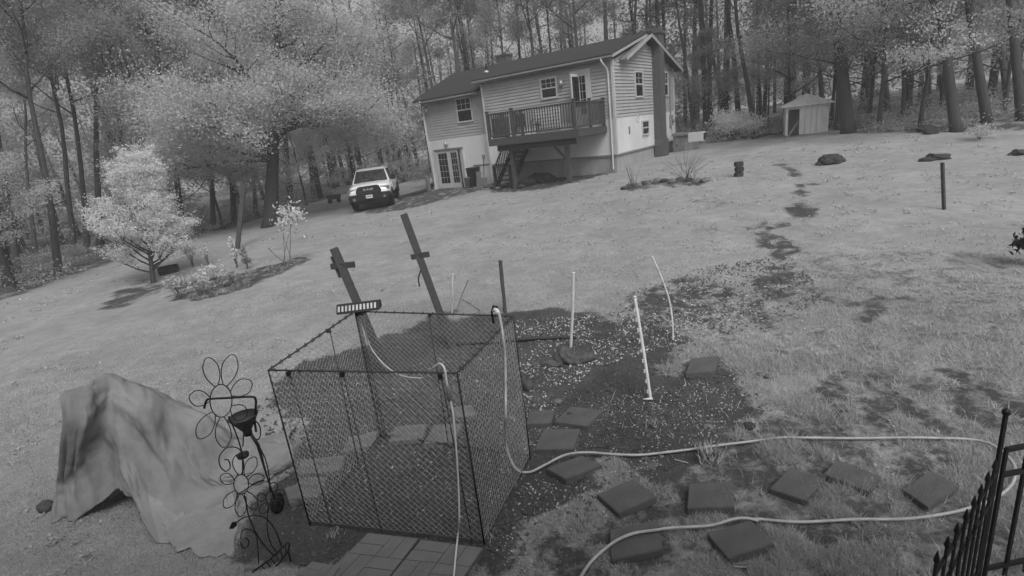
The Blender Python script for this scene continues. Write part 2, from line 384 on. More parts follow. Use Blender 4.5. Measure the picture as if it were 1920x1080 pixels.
# ================================================================== HOUSE   (local x runs along the front, y into the house)
HA = math.radians(-54.14)
house = thing('house', 'two-storey house with light siding, white lower walls, dark roof and raised timber deck', 'house', (5.677, 25.428, 0), math.atan2(-math.cos(HA), -math.sin(HA)))
LW, LP, ST, WD, ZS, ZP, ZT, ZR, YR = 12.2, 7.4, .45, 8.6, 3.3, 1.62, 5.80, 7.05, 4.1
HM = Matrix.Translation(house.location) @ Matrix.Rotation(house.rotation_euler[2], 4, 'Z'); HMI = HM.inverted()
def hl(P): return HMI @ Vector(P)          # world -> house
def hground(x, y): P = HM @ Vector((x, y, 0)); return float(terr(P.x, P.y))
def hwall(px, py, y=0.):                     # pixel -> house coordinates on the front plane
    o = HMI @ Vector(_C); d = (HMI.to_3x3() @ Vector(ray(px, py))); t = (y - o.y) / d.y; return o + d * t
def hgable(px, py, x=0.):
    o = HMI @ Vector(_C); d = (HMI.to_3x3() @ Vector(ray(px, py))); t = (x - o.x) / d.x; return o + d * t
# walls
mb = MB()
foot = [(-LP, 0), (0, 0), (0, WD), (-LW, WD), (-LW, ST), (-LP, ST)]
mb.prism(foot, lambda x, y: (x, y, ZP), lambda x, y: (x, y, ZS)); mb.build('lower_wall', m_white, house)
mb = MB(); i_ = .05
mb.prism([(-LP + i_, i_), (-i_, i_), (-i_, WD - i_), (-LW + i_, WD - i_), (-LW + i_, ST + i_), (-LP + i_, ST + i_)], lambda x, y: (x, y, -.6), lambda x, y: (x, y, ZP))
mb.build('footing', m_conc, house)
mb = MB()
mb.box(-LP + .02, -.02, .02, WD - .02, ZS, 5.42); mb.box(-LW + .02, -LP + .02, ST + .02, WD - .021, ZS, 5.42)
mb.prism([(.02, 5.42), (WD - .02, 5.42), (YR, ZR - .22), (.02, ZT - .05)], lambda y, z: (-.02, y, z), lambda y, z: (-LP + .02, y, z))
mb.prism([(ST + .02, 5.42), (WD - .02, 5.42), (YR, ZR - .22)], lambda y, z: (-LP + .02, y, z), lambda y, z: (-LW + .02, y, z))
mb.build('upper_wall', m_siding, house)
# left part: panelled lower front runs down to the ground
mb = MB(); mb.box(-LW, -LP, ST - .012, ST + .06, .0, ZP); mb.build('lower_panel', m_white, house)
# lap siding: overlapping boards as real wedges
def siding(p0, p1, nrm, z0, z1, clip=None, step=.15):
    mb = MB(); p0 = Vector(p0); p1 = Vector(p1); n = Vector(nrm); z = z0
    while z < z1 - .02:
        zt = min(z + step, z1); a, b = (0, 1)
        if clip:
            a, b = clip(zt)
            if b - a < .03: break
        q0 = p0.lerp(p1, a); q1 = p0.lerp(p1, b)
        lo = Vector((0, 0, z)); hi = Vector((0, 0, zt + .012))
        vs = [q0 + lo, q1 + lo, q1 + lo + n * .05, q0 + lo + n * .05, q0 + hi, q1 + hi, q1 + hi + n * .006, q0 + hi + n * .006]
        mb.add(vs, [(0, 3, 2, 1), (4, 5, 6, 7), (3, 7, 6, 2), (0, 1, 5, 4), (0, 4, 7, 3), (1, 2, 6, 5)]); z += step
    o = mb.build('siding', m_siding, house, fix=False); o['kind'] = 'stuff'; return o
siding((-LP + .1, 0.02, 0), (-.1, 0.02, 0), (0, -1, 0), ZS, ZT - .02)
siding((-LW + .1, ST + .02, 0), (-LP - .0, ST + .02, 0), (0, -1, 0), ZS, 5.5)
def gclip(z):
    zz = max(z - (ZT - .1), 0) / (ZR - .2 - ZT + .1); return (max(.1 / WD, zz * YR / WD), min(1 - .1 / WD, 1 - zz * (WD - YR) / WD))
siding((-.02, 0, 0), (-.02, WD, 0), (1, 0, 0), ZS, ZR - .25, gclip)
mb = MB()
for (x, y, z0, z1) in [(-.0, -.0, ZP, ZT), (-LP, -.0, ZP - .8, ZT - .05), (-LW, ST, .2, ZT - .2), (0, WD, ZP, ZT)]:
    mb.box(x - .06, x + .06, y - .06, y + .06, z0, z1)
    mb.build('corner_board', m_trim, house); mb = MB()
mb.box(-LP + .06, -.06, -.035, .0, ZP - .05, ZP + .02); mb.build('ledge', m_grey, house); mb = MB()
mb.box(.0, .03, .06, WD - .06, ZP - .05, ZP + .02); mb.build('ledge', m_grey, house); mb = MB()
mb.box(-LW + 3.2, -LP - .06, ST - .045, ST - .012, ZP - .04, ZP + .03); mb.build('ledge', m_dull, house); mb = MB()
# roofs: the main gable, and the flatter slope over the forward part
def slab(mb, y0, z0, y1, z1, x0, x1, th=.14):
    mb.prism([(y0, z0), (y1, z1), (y1, z1 + th), (y0, z0 + th)], lambda y, z: (x0, y, z), lambda y, z: (x1, y, z))
mb = MB(); sl_ = (ZR - 5.45) / (YR - (ST - .45))
slab(mb, ST - .45, 5.42, YR, ZR, -LW - .4, -LP - .35); mb.build('roof', m_roof, house)
mb = MB(); slab(mb, .75, ZR - (YR - .75) * .385, YR - .02, ZR - .07, -LP - .34, .42, .06); under = mb.build('roof', m_dull, house)
mb = MB(); slab(mb, -.38, 5.88, YR, ZR + .02, -LP - .35, .16); mb.build('roof', m_roof, house)
mb = MB(); slab(mb, WD + .5, 5.45, YR + .002, ZR - .0, -LW - .4, .42); mb.build('roof', m_roof, house)
mb = MB(); mb.prism([(-.36, 5.84), (YR, ZR - .05), (YR, ZR + .06), (-.36, 5.95)], lambda y, z: (.162, y, z), lambda y, z: (.20, y, z)); mb.build('rake_board', m_siding, house)
mb = MB(); mb.prism([(.73, ZR - (YR - .73) * .385 - .03), (YR, ZR - .11), (YR, ZR + .03), (.73, ZR - (YR - .73) * .385 + .10)], lambda y, z: (.422, y, z), lambda y, z: (.46, y, z)); mb.build('rake_board', m_siding, house)
mb = MB(); mb.prism([(WD + .5, 5.38), (YR, ZR - .12), (YR, ZR + .03), (WD + .5, 5.53)], lambda y, z: (.422, y, z), lambda y, z: (.46, y, z)); mb.build('rake_board', m_siding, house)
mb = MB(); mb.box(-LP - .35, .16, -.46, -.385, 5.85, 5.94); mb.build('gutter', m_grey, house, bevel=.02)
mb = MB(); mb.box(-LW - .4, -LP - .34, ST - .54, ST - .455, 5.36, 5.45); mb.build('gutter', m_grey, house, bevel=.02)
mb = MB(); mb.box(-LP - .3, .1, -.38, .0, 5.80, 5.82); mb.build('soffit', m_grey, house)
mb = MB(); mb.tube(spline([(-.35, -.42, 5.86), (-.3, -.41, 5.7), (-.2, -.15, 5.4), (-.2, -.08, 4.9), (-.2, -.08, 3), (-.2, -.08, 1.2), (-.2, -.12, .95)], 4), .045, 8); mb.build('downspout', m_trim, house, True)
mb = MB(); mb.tube([(-LW + .02, ST - .09, 5.2), (-LW + .02, ST - .09, .6)], .04, 8); mb.build('downspout', m_trim, house, True)
# roof vents and the small flue behind the ridge
mb = MB(); vp = hwall(911, 118, 1.6); vz = 5.88 + (1.6 + .38) / (YR + .38) * (ZR - 5.86) + .14
mb.lathe([(.06, -.05), (.06, .42), (.05, .43)], (vp.x, 1.6, vz), 10); vpo = mb.build('vent_pipe', m_black, house, True)
mb = MB(); mb.lathe([(.16, -.06), (.15, .05), (.07, .10)], (vp.x, 1.55, vz - .03), 10); mb.build('flashing', m_chrome, house, True)
mb = MB(); mb.box(-LW + 2.25, -LW + 3.0, YR + 1.2, YR + 1.85, 5.9, 7.75); mb.box(-LW + 2.2, -LW + 3.05, YR + 1.15, YR + 1.9, 7.75, 7.85); mb.build('flue', m_brick, house)
# chimney on the gable: a shaft wider at the bottom
mb = MB(); c0, c1 = 5.2, 5.85
mb.box(.02, .47, c0 - .12, c1 + .25, -.4, 1.6); mb.prism([(c0 - .12, 1.6), (c1 + .25, 1.6), (c1, 2.1), (c0, 2.1)], lambda y, z: (.02, y, z), lambda y, z: (.45, y, z))
chim = MB(); chim.box(.02, .44, c0 - .05, c1, 1.9, 7.2)
for zz in np.arange(-.3, 7.1, .22): chim.box(.0, .446 if zz > 1.9 else .476, c0 - .055, c1 + (.005 if zz > 1.9 else .255), zz, zz + .2)
chim.box(-.05, .52, c0 - .12, c1 + .08, 7.2, 7.36); chim.box(.08, .38, c0 + .1, c1 - .12, 7.36, 7.5)
mb.v and chim.add(mb.v, mb.f); cho = chim.build('chimney', m_brick, house)
# windows
def window(x0, x1, z0, z1, y, rows=2, cols=3, fr=.09, gable=False, low=True):
    f = (lambda a, d, z: (y + d, a, z)) if gable else (lambda a, d, z: (a, y - d, z))
    def bx(mb, a0, a1, d0, d1, b0, b1):
        mb.prism([(a0, b0), (a1, b0), (a1, b1), (a0, b1)], lambda a, z: f(a, d0, z), lambda a, z: f(a, d1, z))
    mb = MB(); bx(mb, x0 - fr, x0, 0, .075, z0 - fr, z1 + fr); bx(mb, x1, x1 + fr, 0, .075, z0 - fr, z1 + fr)
    bx(mb, x0, x1, 0, .074, z1, z1 + fr); bx(mb, x0, x1, 0, .085, z0 - fr, z0)
    win = mb.build('window', m_trim, house); zm = (z0 + z1) / 2
    mb = MB(); bx(mb, x0, x1, .0, .065, zm - .03, zm + .03)
    for k in range(1, cols): xx = x0 + (x1 - x0) * k / cols; bx(mb, xx - .011, xx + .011, .0, .05, zm + .03, z1)
    for k in range(1, rows): zz = zm + .03 + (z1 - zm - .03) * k / rows; bx(mb, x0, x1, .0, .048, zz - .011, zz + .011)
    mb.build('muntin', m_trim, win)
    for r in range(rows):
        for k in range(cols):
            a0 = x0 + (x1 - x0) * k / cols + .011; a1 = x0 + (x1 - x0) * (k + 1) / cols - .011
            b0 = zm + .03 + (z1 - zm - .03) * r / rows + .011; b1 = zm + .03 + (z1 - zm - .03) * (r + 1) / rows - .011
            mb = MB(); bx(mb, a0, a1, .0, .038, b0, b1); mb.build('pane', m_glass, win)
    mb = MB(); bx(mb, x0, x1, .0, .036, z0, zm - .03); mb.build('pane', m_glass, win)
    return win
a = hwall(855, 182, ST); b = hwall(886, 221, ST); window(a.x, b.x, 4.1, 5.27, ST)
a = hwall(1015, 147, 0); b = hwall(1044, 176, 0); window(a.x, b.x, 4.62, 5.45, 0)
a = hgable(1189, 134, .0); b = hgable(1204, 177, .0); window(a.y, b.y, 4.2, 5.3, .0, 2, 2, .08, True)
window(6.9, 7.5, 4.2, 5.35, .0, 2, 2, .08, True)
a = hgable(1203, 230, .0); b = hgable(1215, 252, .0); bw_ = window(a.y, b.y, 2.32, 2.92, .0, 1, 1, .07, True)
ac0 = a.y
# ground floor double door with 3 x 5 lights, and its dark open screen
def glazed_door(x0, x1, z0, z1, y, rows, cols, name='door', st=.13, kick=.28):
    mb = MB(); mb.box(x0, x1, y - .05, y, z0, z1); dr = mb.build(name, m_trim, house)
    gx0, gx1, gz0, gz1 = x0 + st, x1 - st, z0 + kick, z1 - st
    for r in range(rows):
        for k in range(cols):
            a0 = gx0 + (gx1 - gx0) * k / cols + .012; a1 = gx0 + (gx1 - gx0) * (k + 1) / cols - .012
            b0 = gz0 + (gz1 - gz0) * r / rows + .012; b1 = gz0 + (gz1 - gz0) * (r + 1) / rows - .012
            mb = MB(); mb.box(a0, a1, y - .056, y - .03, b0, b1); mb.build('pane', m_glass, dr)
    mb = MB(); mb.lathe([(.03, -.03), (.035, 0), (.02, .04)], (x1 - .06 if x0 < -10.3 else x0 + .06, y - .09, (z0 + z1) / 2 - .05), 8, 'y'); mb.build('handle', m_chrome, dr, True)
    return dr
dl = hwall(828, 350, ST); dr_ = hwall(875, 348, ST); zb = .42; zt = 2.62; mid = (dl.x + dr_.x) / 2
mb = MB(); mb.box(dl.x - .12, dl.x, ST - .09, ST - .013, zb, zt + .1); mb.build('door_frame', m_trim, house)
mb = MB(); mb.box(dl.x - .12, dr_.x + .12, ST - .12, ST - .013, zt, zt + .09); mb.build('door_frame', m_dull, house)
mb = MB(); mb.box(dr_.x, dr_.x + .1, ST - .09, ST - .013, zb, zt); mb.build('door_frame', m_trim, house)
glazed_door(dl.x + .02, mid - .01, zb, zt - .02, ST - .015, 5, 3)
glazed_door(mid + .01, dr_.x - .25, zb, zt - .02, ST - .016, 5, 3)
mb = MB(); mb.prism([(dr_.x - .22, ST - .02), (dr_.x - .02, ST - .35), (dr_.x + .02, ST - .35), (dr_.x - .18, ST - .02)], lambda x, y: (x, y, zb), lambda x, y: (x, y, zt - .03)); mb.build('screen_door', m_black, house)
# upper door onto the deck, with its white storm door standing open
a = hwall(1074, 140, 0); b = hwall(1104, 182, 0)
mb = MB(); mb.box(a.x - .18, a.x, -.05, .0, 3.1, 5.45); mb.box(b.x, b.x + .16, -.05, .0, 3.1, 5.45); mb.box(a.x - .18, b.x + .16, -.055, .0, 5.45, 5.6); mb.build('door_frame', m_trim, house)
ud = glazed_door(a.x, b.x, 3.1, 5.44, -.002, 5, 3, 'door', .1, .5)
mb = MB(); sdx = a.x + .33
for (p, q) in [((0, 3.12), (.07, 5.42)), ((.75, 3.12), (.82, 5.42)), ((.07, 3.12), (.75, 3.95)), ((.07, 5.3), (.75, 5.42))]:
    mb.box(sdx - .02, sdx + .02, -.06 - q[0], -.06 - p[0], p[1], q[1])
sto = mb.build('storm_door', m_trim, house)
mb = MB(); mb.box(sdx - .008, sdx + .008, -.81, -.13, 3.95, 5.3); mb.build('pane', m_glass, sto)
# wall lamps
def wall_lamp(x, y, z, r=.11):
    mb = MB(); mb.box(x - .05, x + .05, y - .03, y, z - .12, z + .1); mb.tube([(x, y - .02, z), (x, y - .1, z + .05), (x, y - .13, z + .02)], .012, 6); lp = mb.build('wall_lamp', m_trim, house)
    mb = MB(); mb.lathe([(.03, -.2), (r * .8, -.17), (r, -.02), (r * .7, .06), (.02, .1)], (x, y - .14, z), 10); mb.build('lamp_shade', m_chrome, lp, True)
p = hwall(838, 266, ST); wall_lamp(p.x, ST - .012, 3.02); p = hwall(1054, 152, 0); wall_lamp(p.x, -.0, 5.2)
p = hwall(797, 197, ST); wall_lamp(p.x + .15, ST - .02, 5.0, .08)
mb = MB(); mb.box(ac0 - .05, ac0 + .6, .07, .5, 1.88, 2.28); acu = mb.build('air_conditioner', m_trim, house, bevel=.02)
mb = MB()
for k in range(6): mb.box(ac0 + .56 + .042, ac0 + .56 + .05, 0, 0, 0, 0) if False else mb.box(ac0 + .02, ac0 + .5, .5, .51, 1.92 + k * .055, 1.945 + k * .055)
mb.build('grille', m_grey, acu)
mb = MB(); mb.box(ac0 + .605, ac0 + .612, .1, .46, 1.93, 2.23); mb.build('grille', m_black, acu)
mb = MB(); mb.box(.005, .05, 1.55, 1.65, 2.45, 2.8); mb.build('wall_vent', m_dull, house)
mb = MB(); mb.tube([(.03, 2.75 + .16 * math.cos(t), 3.12 + .16 * math.sin(t)) for t in np.linspace(0, 2 * PI, 16, endpoint=False)], .015, 6, True); mb.build('cable_loop', m_trim, house, True)
mb = MB(); mb.box(.01, .16, 7.7, 8.0, 2.5, 3.1); mb.lathe([(.1, 0), (.1, .1)], (.2, 7.85, 2.75), 10, 'x'); mb.build('electric_meter', m_grey, house)
mb = MB(); mb.tube([(.06, 7.85, 3.1), (.06, 7.85, 5.2)], .03, 6); mb.build('conduit', m_grey, house)
# ---- deck
DX0, DX1, DY, DZ = -5.1, -.45, -3.1, 2.98
posts = [(DX0 + .95, DY + .45), (DX1 - .75, DY + .45)]
deck = mb = MB(); mb.box(DX0, DX1, DY, DY + .05, DZ - .32, DZ - .04); mb.build('rim_joist', m_deckwood, house)
mb = MB(); mb.box(DX1 - .05, DX1, DY + .052, -.06, DZ - .32, DZ - .04); mb.build('rim_joist', m_deckwood, house)
mb = MB(); mb.box(DX0, DX0 + .05, DY + .052, -.06, DZ - .32, DZ - .04); mb.build('rim_joist', m_deckwood, house)
nb = 21; bwid = (-.06 - DY) / nb
mb = MB(); mb.box(0, DX1 - DX0 + .06, .004, bwid - .004, -.038, 0); bme = mb.build('deck_board', m_deckwood, house, fix=False)
bme.location = (DX0 - .03, DY, DZ)
for k in range(1, nb): piece('deck_board', bme.data, house, (DX0 - .03, DY + k * bwid, DZ))
mb = MB(); mb.box(DX0 + .2, DX1 - .3, DY + .36, DY + .54, DZ - .6, DZ - .33); mb.build('beam', m_deckwood, house)
for k in range(9):
    x = DX0 + .5 + k * .52; mb = MB(); mb.box(x, x + .04, DY + .06, -.06, DZ - .3, DZ - .05); mb.build('joist', m_deckwood, house)
for (x, y) in posts:
    mb = MB(); mb.box(x - .09, x + .09, y - .09, y + .09, hground(x, y) - .3, DZ - .6); mb.build('post', m_deckwood, house)
    for s in ((-1,) if x > -2 else ()):
        mb = MB(); mb.beam((x + s * .08, y, DZ - 1.2), (x + s * .62, y, DZ - .62), .08, .09); mb.build('brace', m_deckwood, house)
RT = DZ + 1.12
for (x, y) in [(DX0 + .05, DY + .05), (DX1 - .05, DY + .05), (DX1 - .05, -.12), (DX0 + .05, -.12), ((DX0 + DX1) / 2 - .9, DY + .05), (DX1 - .05, DY / 2)]:
    mb = MB(); mb.box(x - .055, x + .055, y - .055, y + .055, DZ - .3, RT + .1); mb.box(x - .075, x + .075, y - .075, y + .075, RT + .1, RT + .14); mb.build('rail_post', m_deckwood, house)
def rail(p, q, n, end='rail'):
    p = Vector(p); q = Vector(q)
    for z, hh in ((RT, .045), (DZ + .13, .07)):
        mb = MB(); mb.beam(p + Vector((0, 0, z)), q + Vector((0, 0, z)), .09 if z == RT else .05, hh); mb.build('rail', m_deckwood, house)
    d = (q - p).normalized(); mb = MB(); mb.box(-.019, .019, -.019, .019, DZ + .16, RT - .02); bo = mb.build('baluster', m_deckwood, house)
    for k in range(n):
        c = p.lerp(q, (k + .5) / n)
        if k == 0: bo.location = c
        else: piece('baluster', bo.data, house, c)
rail((DX0 + .1, DY + .05, 0), (DX1 - .1, DY + .05, 0), 34)
rail((DX1 - .05, DY + .1, 0), (DX1 - .05, -.17, 0), 21)
rail((DX0 + .05, DY + .1, 0), (DX0 + .05, -.17, 0), 16)
# ---- stairs under the deck, coming forward
sb = hl(g(948, 352)); sx = sb.x - .12; sy0 = sb.y + .05; sz0 = hground(sx, sy0); nst = 11; run = 2.3; rise = DZ - .1 - sz0
sy1 = sy0 + run
for s in (-1, 1):
    mb = MB(); xx = sx + s * .48
    mb.beam((xx, sy0, sz0 + .02), (xx, sy1, DZ - .2), .045, .26); mb.build('stair_stringer', m_deckwood, house)
    mb = MB(); mb.beam((xx, sy0 - .0, sz0 + 1.0), (xx, sy1 - .7, sz0 + 1.0 + rise * (run - .7) / run), .07, .05); mb.build('stair_rail', m_deckwood, house)
    mb = MB(); mb.box(xx - .05, xx + .05, sy0 - .1, sy0, sz0 - .1, sz0 + 1.12); mb.build('stair_post', m_deckwood, house)
    for k in range(11):
        t = (k + .7) / 15; yy = sy0 + run * t; z0 = sz0 + rise * t
        mb = MB(); mb.box(xx - .018, xx + .018, yy - .018, yy + .018, z0 + .08, z0 + 1.0); mb.build('baluster', m_deckwood, house)
for k in range(nst):
    t = (k + .6) / nst; mb = MB(); mb.box(sx - .46, sx + .46, sy0 + run * t - .14, sy0 + run * t + .14, sz0 + rise * t - .02, sz0 + rise * t + .025); mb.build('stair_tread', m_deckwood, house)

def hthing(name, label, cat, x, y, z, rz=0., group=None):
    P = HM @ Vector((x, y, z)); return thing(name, label, cat, P, house.rotation_euler[2] + rz, group)
# things on the deck
def deck_chair(x, y, rz, label):
    t = hthing('patio_chair', label, 'chair', x, y, DZ, rz, 'chairs on the deck')
    mb = MB(); mb.box(-.25, .25, -.25, .25, .40, .44); mb.build('seat', m_black, t)
    mb = MB(); mb.beam((0, .25, .44), (0, .38, 1.0), .5, .03, (0, 1, 0)); mb.build('backrest', m_black, t)
    for sx_ in (-1, 1):
        for sy_ in (-1, 1): mb = MB(); mb.tube([(sx_ * .23, sy_ * .22, .4), (sx_ * .26, sy_ * .27, 0)], .015, 6); mb.build('leg', m_black, t)
        mb = MB(); mb.tube([(sx_ * .25, .28, .65), (sx_ * .27, -.2, .63), (sx_ * .25, -.24, .42)], .018, 6); mb.build('armrest', m_black, t)
deck_chair(-3.9, -2.2, .3, 'dark patio chair on the left half of the deck behind the railing')
deck_chair(-2.75, -2.3, -.5, 'dark patio chair beside the pale lattice on the deck')
t = hthing('lattice_panel', 'pale lattice panel standing behind the middle of the deck railing', 'panel', -2.2, -2.4, DZ)
mb = MB(); mb.box(-.65, .65, -.02, .0, .02, 1.0); mb.build('backing', m_pvc, t)
for k in range(7): mb = MB(); mb.box(-.65, .65, -.03, -.021, .06 + k * .145, .085 + k * .145); mb.build('slat', m_dull, t)
t = hthing('patio_table', 'dark folded table leaning inside the left end of the deck railing', 'table', -4.75, -2.55, DZ, .05)
mb = MB(); mb.beam((0, 0, .02), (0, .12, .92), .95, .04, (0, 1, 0)); mb.build('tabletop', m_wood, t)
for s in (-1, 1): mb = MB(); mb.tube([(s * .4, .1, .8), (s * .4, .16, .0)], .015, 6); mb.build('leg', m_black, t)
# things along the front wall
x = hl(gp(880, 353)).x; y = ST - .45; z = hground(x, y)
t = hthing('wheelie_bin', 'black wheeled rubbish bin beside the glazed basement door', 'bin', x, y, z, .05)
mb = MB(); mb.prism([(-.27, -.3), (.27, -.3), (.27, .3), (-.27, .3)], lambda a, b: (a * .85, b * .85, .03), lambda a, b: (a, b, 1.0)); mb.build('body', m_black, t, bevel=.03)
mb = MB(); mb.prism([(-.3, -.34), (.3, -.34), (.3, .36), (-.3, .36)], lambda a, b: (a, b, 1.001), lambda a, b: (a * .9, b * .9, 1.08)); mb.build('lid', m_black, t, bevel=.02)
for s in (-1, 1): mb = MB(); mb.lathe([(.1, -.03), (.1, .03)], (s * .27, .25, .1), 12, 'x'); mb.build('wheel', m_tyre, t)
mb = MB(); mb.tube([(-.25, .38, .98), (.25, .38, .98)], .018, 6); mb.build('handle', m_black, t)
x = hl(gp(860, 356)).x; z = hground(x, ST - .6)
t = hthing('plastic_pail', 'small pale grey pail standing in front of the basement door', 'pail', x, ST - .6, z)
mb = MB(); mb.lathe([(.2, 0), (.24, .55), (.26, .56), (.26, .6), (.22, .6), (.2, .3), (.0, .3)], n=16); mb.build('bucket', m_grey, t, True)
mb = MB(); mb.tube([(.25 * math.cos(k), .25 * math.sin(k) * .2 - .2, .58 - .2 * math.sin(k)) for k in np.linspace(0, PI, 9)], .01, 5); mb.build('handle', m_chrome, t)
x = hl(gp(868, 340)).x + .05
t = hthing('fuel_can', 'narrow pale container between the pail and the black bin', 'container', x, ST - .3, hground(x, ST - .3))
mb = MB(); mb.box(-.12, .12, -.1, .1, 0, .75); mb.build('body', m_dull, t, bevel=.03); mb = MB(); mb.lathe([(.05, 0), (.05, .1)], (0, 0, .75), 10); mb.build('cap', m_grey, t)
x = hl(gp(902, 350)).x
t = hthing('snow_shovel', 'dark-handled snow shovel leaning on the white wall beside the bin', 'shovel', x, ST - .3, hground(x, ST - .3))
mb = MB(); mb.tube([(0, -.02, .35), (-.05, .24, 1.5)], .017, 6); mb.build('shaft', m_black, t)
mb = MB(); mb.tube([(-.05 + .08 * math.cos(k), .25, 1.57 + .08 * math.sin(k)) for k in np.linspace(0, 2 * PI, 12, endpoint=False)], .017, 6, True); mb.build('grip', m_black, t)
mb = MB(); mb.beam((0, -.08, .02), (0, -.0, .42), .44, .03, (0, 1, 0)); mb.build('blade', m_dull, t, bevel=.01)
x = hl(gp(917, 335)).x
t = hthing('garden_tap', 'small tap sticking out of the white wall beside the snow shovel', 'tap', x, ST - .05, 1.75)
mb = MB(); mb.tube([(0, .03, 0), (0, -.08, 0), (0, -.1, -.06)], .02, 6); mb.build('spout', m_chrome, t); mb = MB(); mb.lathe([(.04, 0), (.04, .02)], (0, -.04, .04), 8); mb.build('handle', m_dull, t)
x = hl(gp(930, 345)).x
t = hthing('board_offcut', 'pale board standing on end beside the foot of the deck stairs', 'board', x + .1, sy0 + .25, hground(x, sy0 + .25))
mb = MB(); mb.beam((0, 0, 0), (.03, .12, .95), .28, .04, (0, 1, 0)); mb.build('plank', m_dull, t)
# wooden hatch box behind the chimney
wb = hl(gp(1277, 282))
t = hthing('timber_box', 'grey timber box with sloping lid at the rear corner by the chimney', 'box', .95, 7.6, hground(.95, 7.6))
mb = MB(); mb.box(-.55, .55, -.5, .5, -.1, .85); mb.build('box_body', m_dull, t); mb = MB(); mb.prism([(-.6, .86), (.6, .86), (.6, .92), (-.6, 1.02)], lambda a, z: (a, -.58, z), lambda a, z: (a, .58, z)); mb.build('lid', m_dull, t)
mb = MB(); mb.box(.1, .55, -.56, -.502, -.1, .5); mb.build('side_panel', m_grey, t); mb = MB(); mb.lathe([(.05, 0), (.05, .03)], (-.35, -.53, .35), 10, 'y'); mb.build('knob', m_black, t)

# unseen building behind the camera, added to shade the near ground
cb = thing('unseen_shade_house', 'pale wall and eaves of the unseen building behind the camera, added for shade', 'house', (-2.5, -.45, 0))
mb = MB(); mb.box(-7.5, 6.0, -5, 0, -.2, 5.2); mb.build('wall', m_siding, cb)
mb = MB(); mb.prism([(.45, 5.1), (-2.5, 6.8), (-5.45, 5.1), (-5.45, 5.25), (-2.5, 6.95), (.45, 5.25)], lambda y, z: (-7.9, y, z), lambda y, z: (6.4, y, z)); mb.build('roof', m_roof, cb)

# ================================================================== PICKUP TRUCK
tl = g(668, 397); tr = g(737, 384); tc_ = (tl + tr) / 2; th = math.radians(6.0)
truck = thing('pickup_truck', 'white pickup truck with black grille and bumper parked facing the camera', 'pickup truck', onT(tc_.x, tc_.y), 0)
# local: -y is the front of the truck, x to the right of the picture; origin under the front axle
truck.rotation_euler = (0, math.radians(-1.0), th + math.radians(0)); truck.scale = (1.04, 1.04, 1.04)
def xmir(poly): return poly
mb = MB()   # lower body with rounded hood, lofted through cross sections along y
secs = [(-.92, .70, 1.02, .86), (-.80, .62, 1.12, .95), (-.3, .60, 1.19, 1.0), (.55, .60, 1.24, 1.0), (1.0, .58, 1.26, 1.0), (2.6, .58, 1.26, 1.0), (2.62, .58, 1.28, 1.0), (4.5, .62, 1.28, .99)]
vs = []; n = 12
for (y, z0, z1, hw) in secs:
    prof = [(-hw + .06, z0), (-hw, z0 + .12), (-hw, z1 - .22), (-hw + .05, z1 - .07), (-hw + .2, z1 - .01), (-hw * .45, z1 + .035), (hw * .45, z1 + .035), (hw - .2, z1 - .01), (hw - .05, z1 - .07), (hw, z1 - .22), (hw, z0 + .12), (hw - .06, z0)]
    vs += [(px_, y, z) for px_, z in prof]
fs = [tuple(range(n)), tuple((len(secs) - 1) * n + k for k in range(n))]
for i in range(len(secs) - 1):
    for k in range(n): fs.append((i * n + k, i * n + (k + 1) % n, (i + 1) * n + (k + 1) % n, (i + 1) * n + k))
mb.add(vs, fs); body = mb.build('body', m_paint, truck, True)
def loft(rows):
    mb = MB(); n = len(rows[0]); vs = [p for r in rows for p in r]; fs = [tuple(range(n)), tuple((len(rows) - 1) * n + k for k in range(n))]
    for i in range(len(rows) - 1):
        for k in range(n): fs.append((i * n + k, i * n + (k + 1) % n, (i + 1) * n + (k + 1) % n, (i + 1) * n + k))
    return mb.add(vs, fs)
cab = loft([[(-.93, .48, 1.2), (.93, .48, 1.2), (.93, 2.55, 1.2), (-.93, 2.55, 1.2)], [(-.74, 1.18, 1.82), (.74, 1.18, 1.82), (.76, 2.40, 1.82), (-.76, 2.40, 1.82)], [(-.66, 1.28, 1.89), (.66, 1.28, 1.89), (.68, 2.32, 1.89), (-.68, 2.32, 1.89)]])
cabo = cab.build('cab', m_paint, truck, bevel=.03)
def pane_on(a, b, c, d, off, name, mat, par):
    a, b, c, d = map(Vector, (a, b, c, d)); nn = (b - a).cross(d - a).normalized() * off
    mb = MB(); mb.add([a, b, c, d, a + nn, b + nn, c + nn, d + nn], [(0, 1, 2, 3), (4, 5, 6, 7), (0, 1, 5, 4), (1, 2, 6, 5), (2, 3, 7, 6), (3, 0, 4, 7)]); return mb.build(name, mat, par)
m_wind = M('windscreen glass', .05, rough=.05, var=.8, scale=7, spec=.9, detail=4)
pane_on((-.84, .535, 1.25), (.84, .535, 1.25), (.70, 1.135, 1.78), (-.70, 1.135, 1.78), .02, 'windscreen', m_wind, truck)
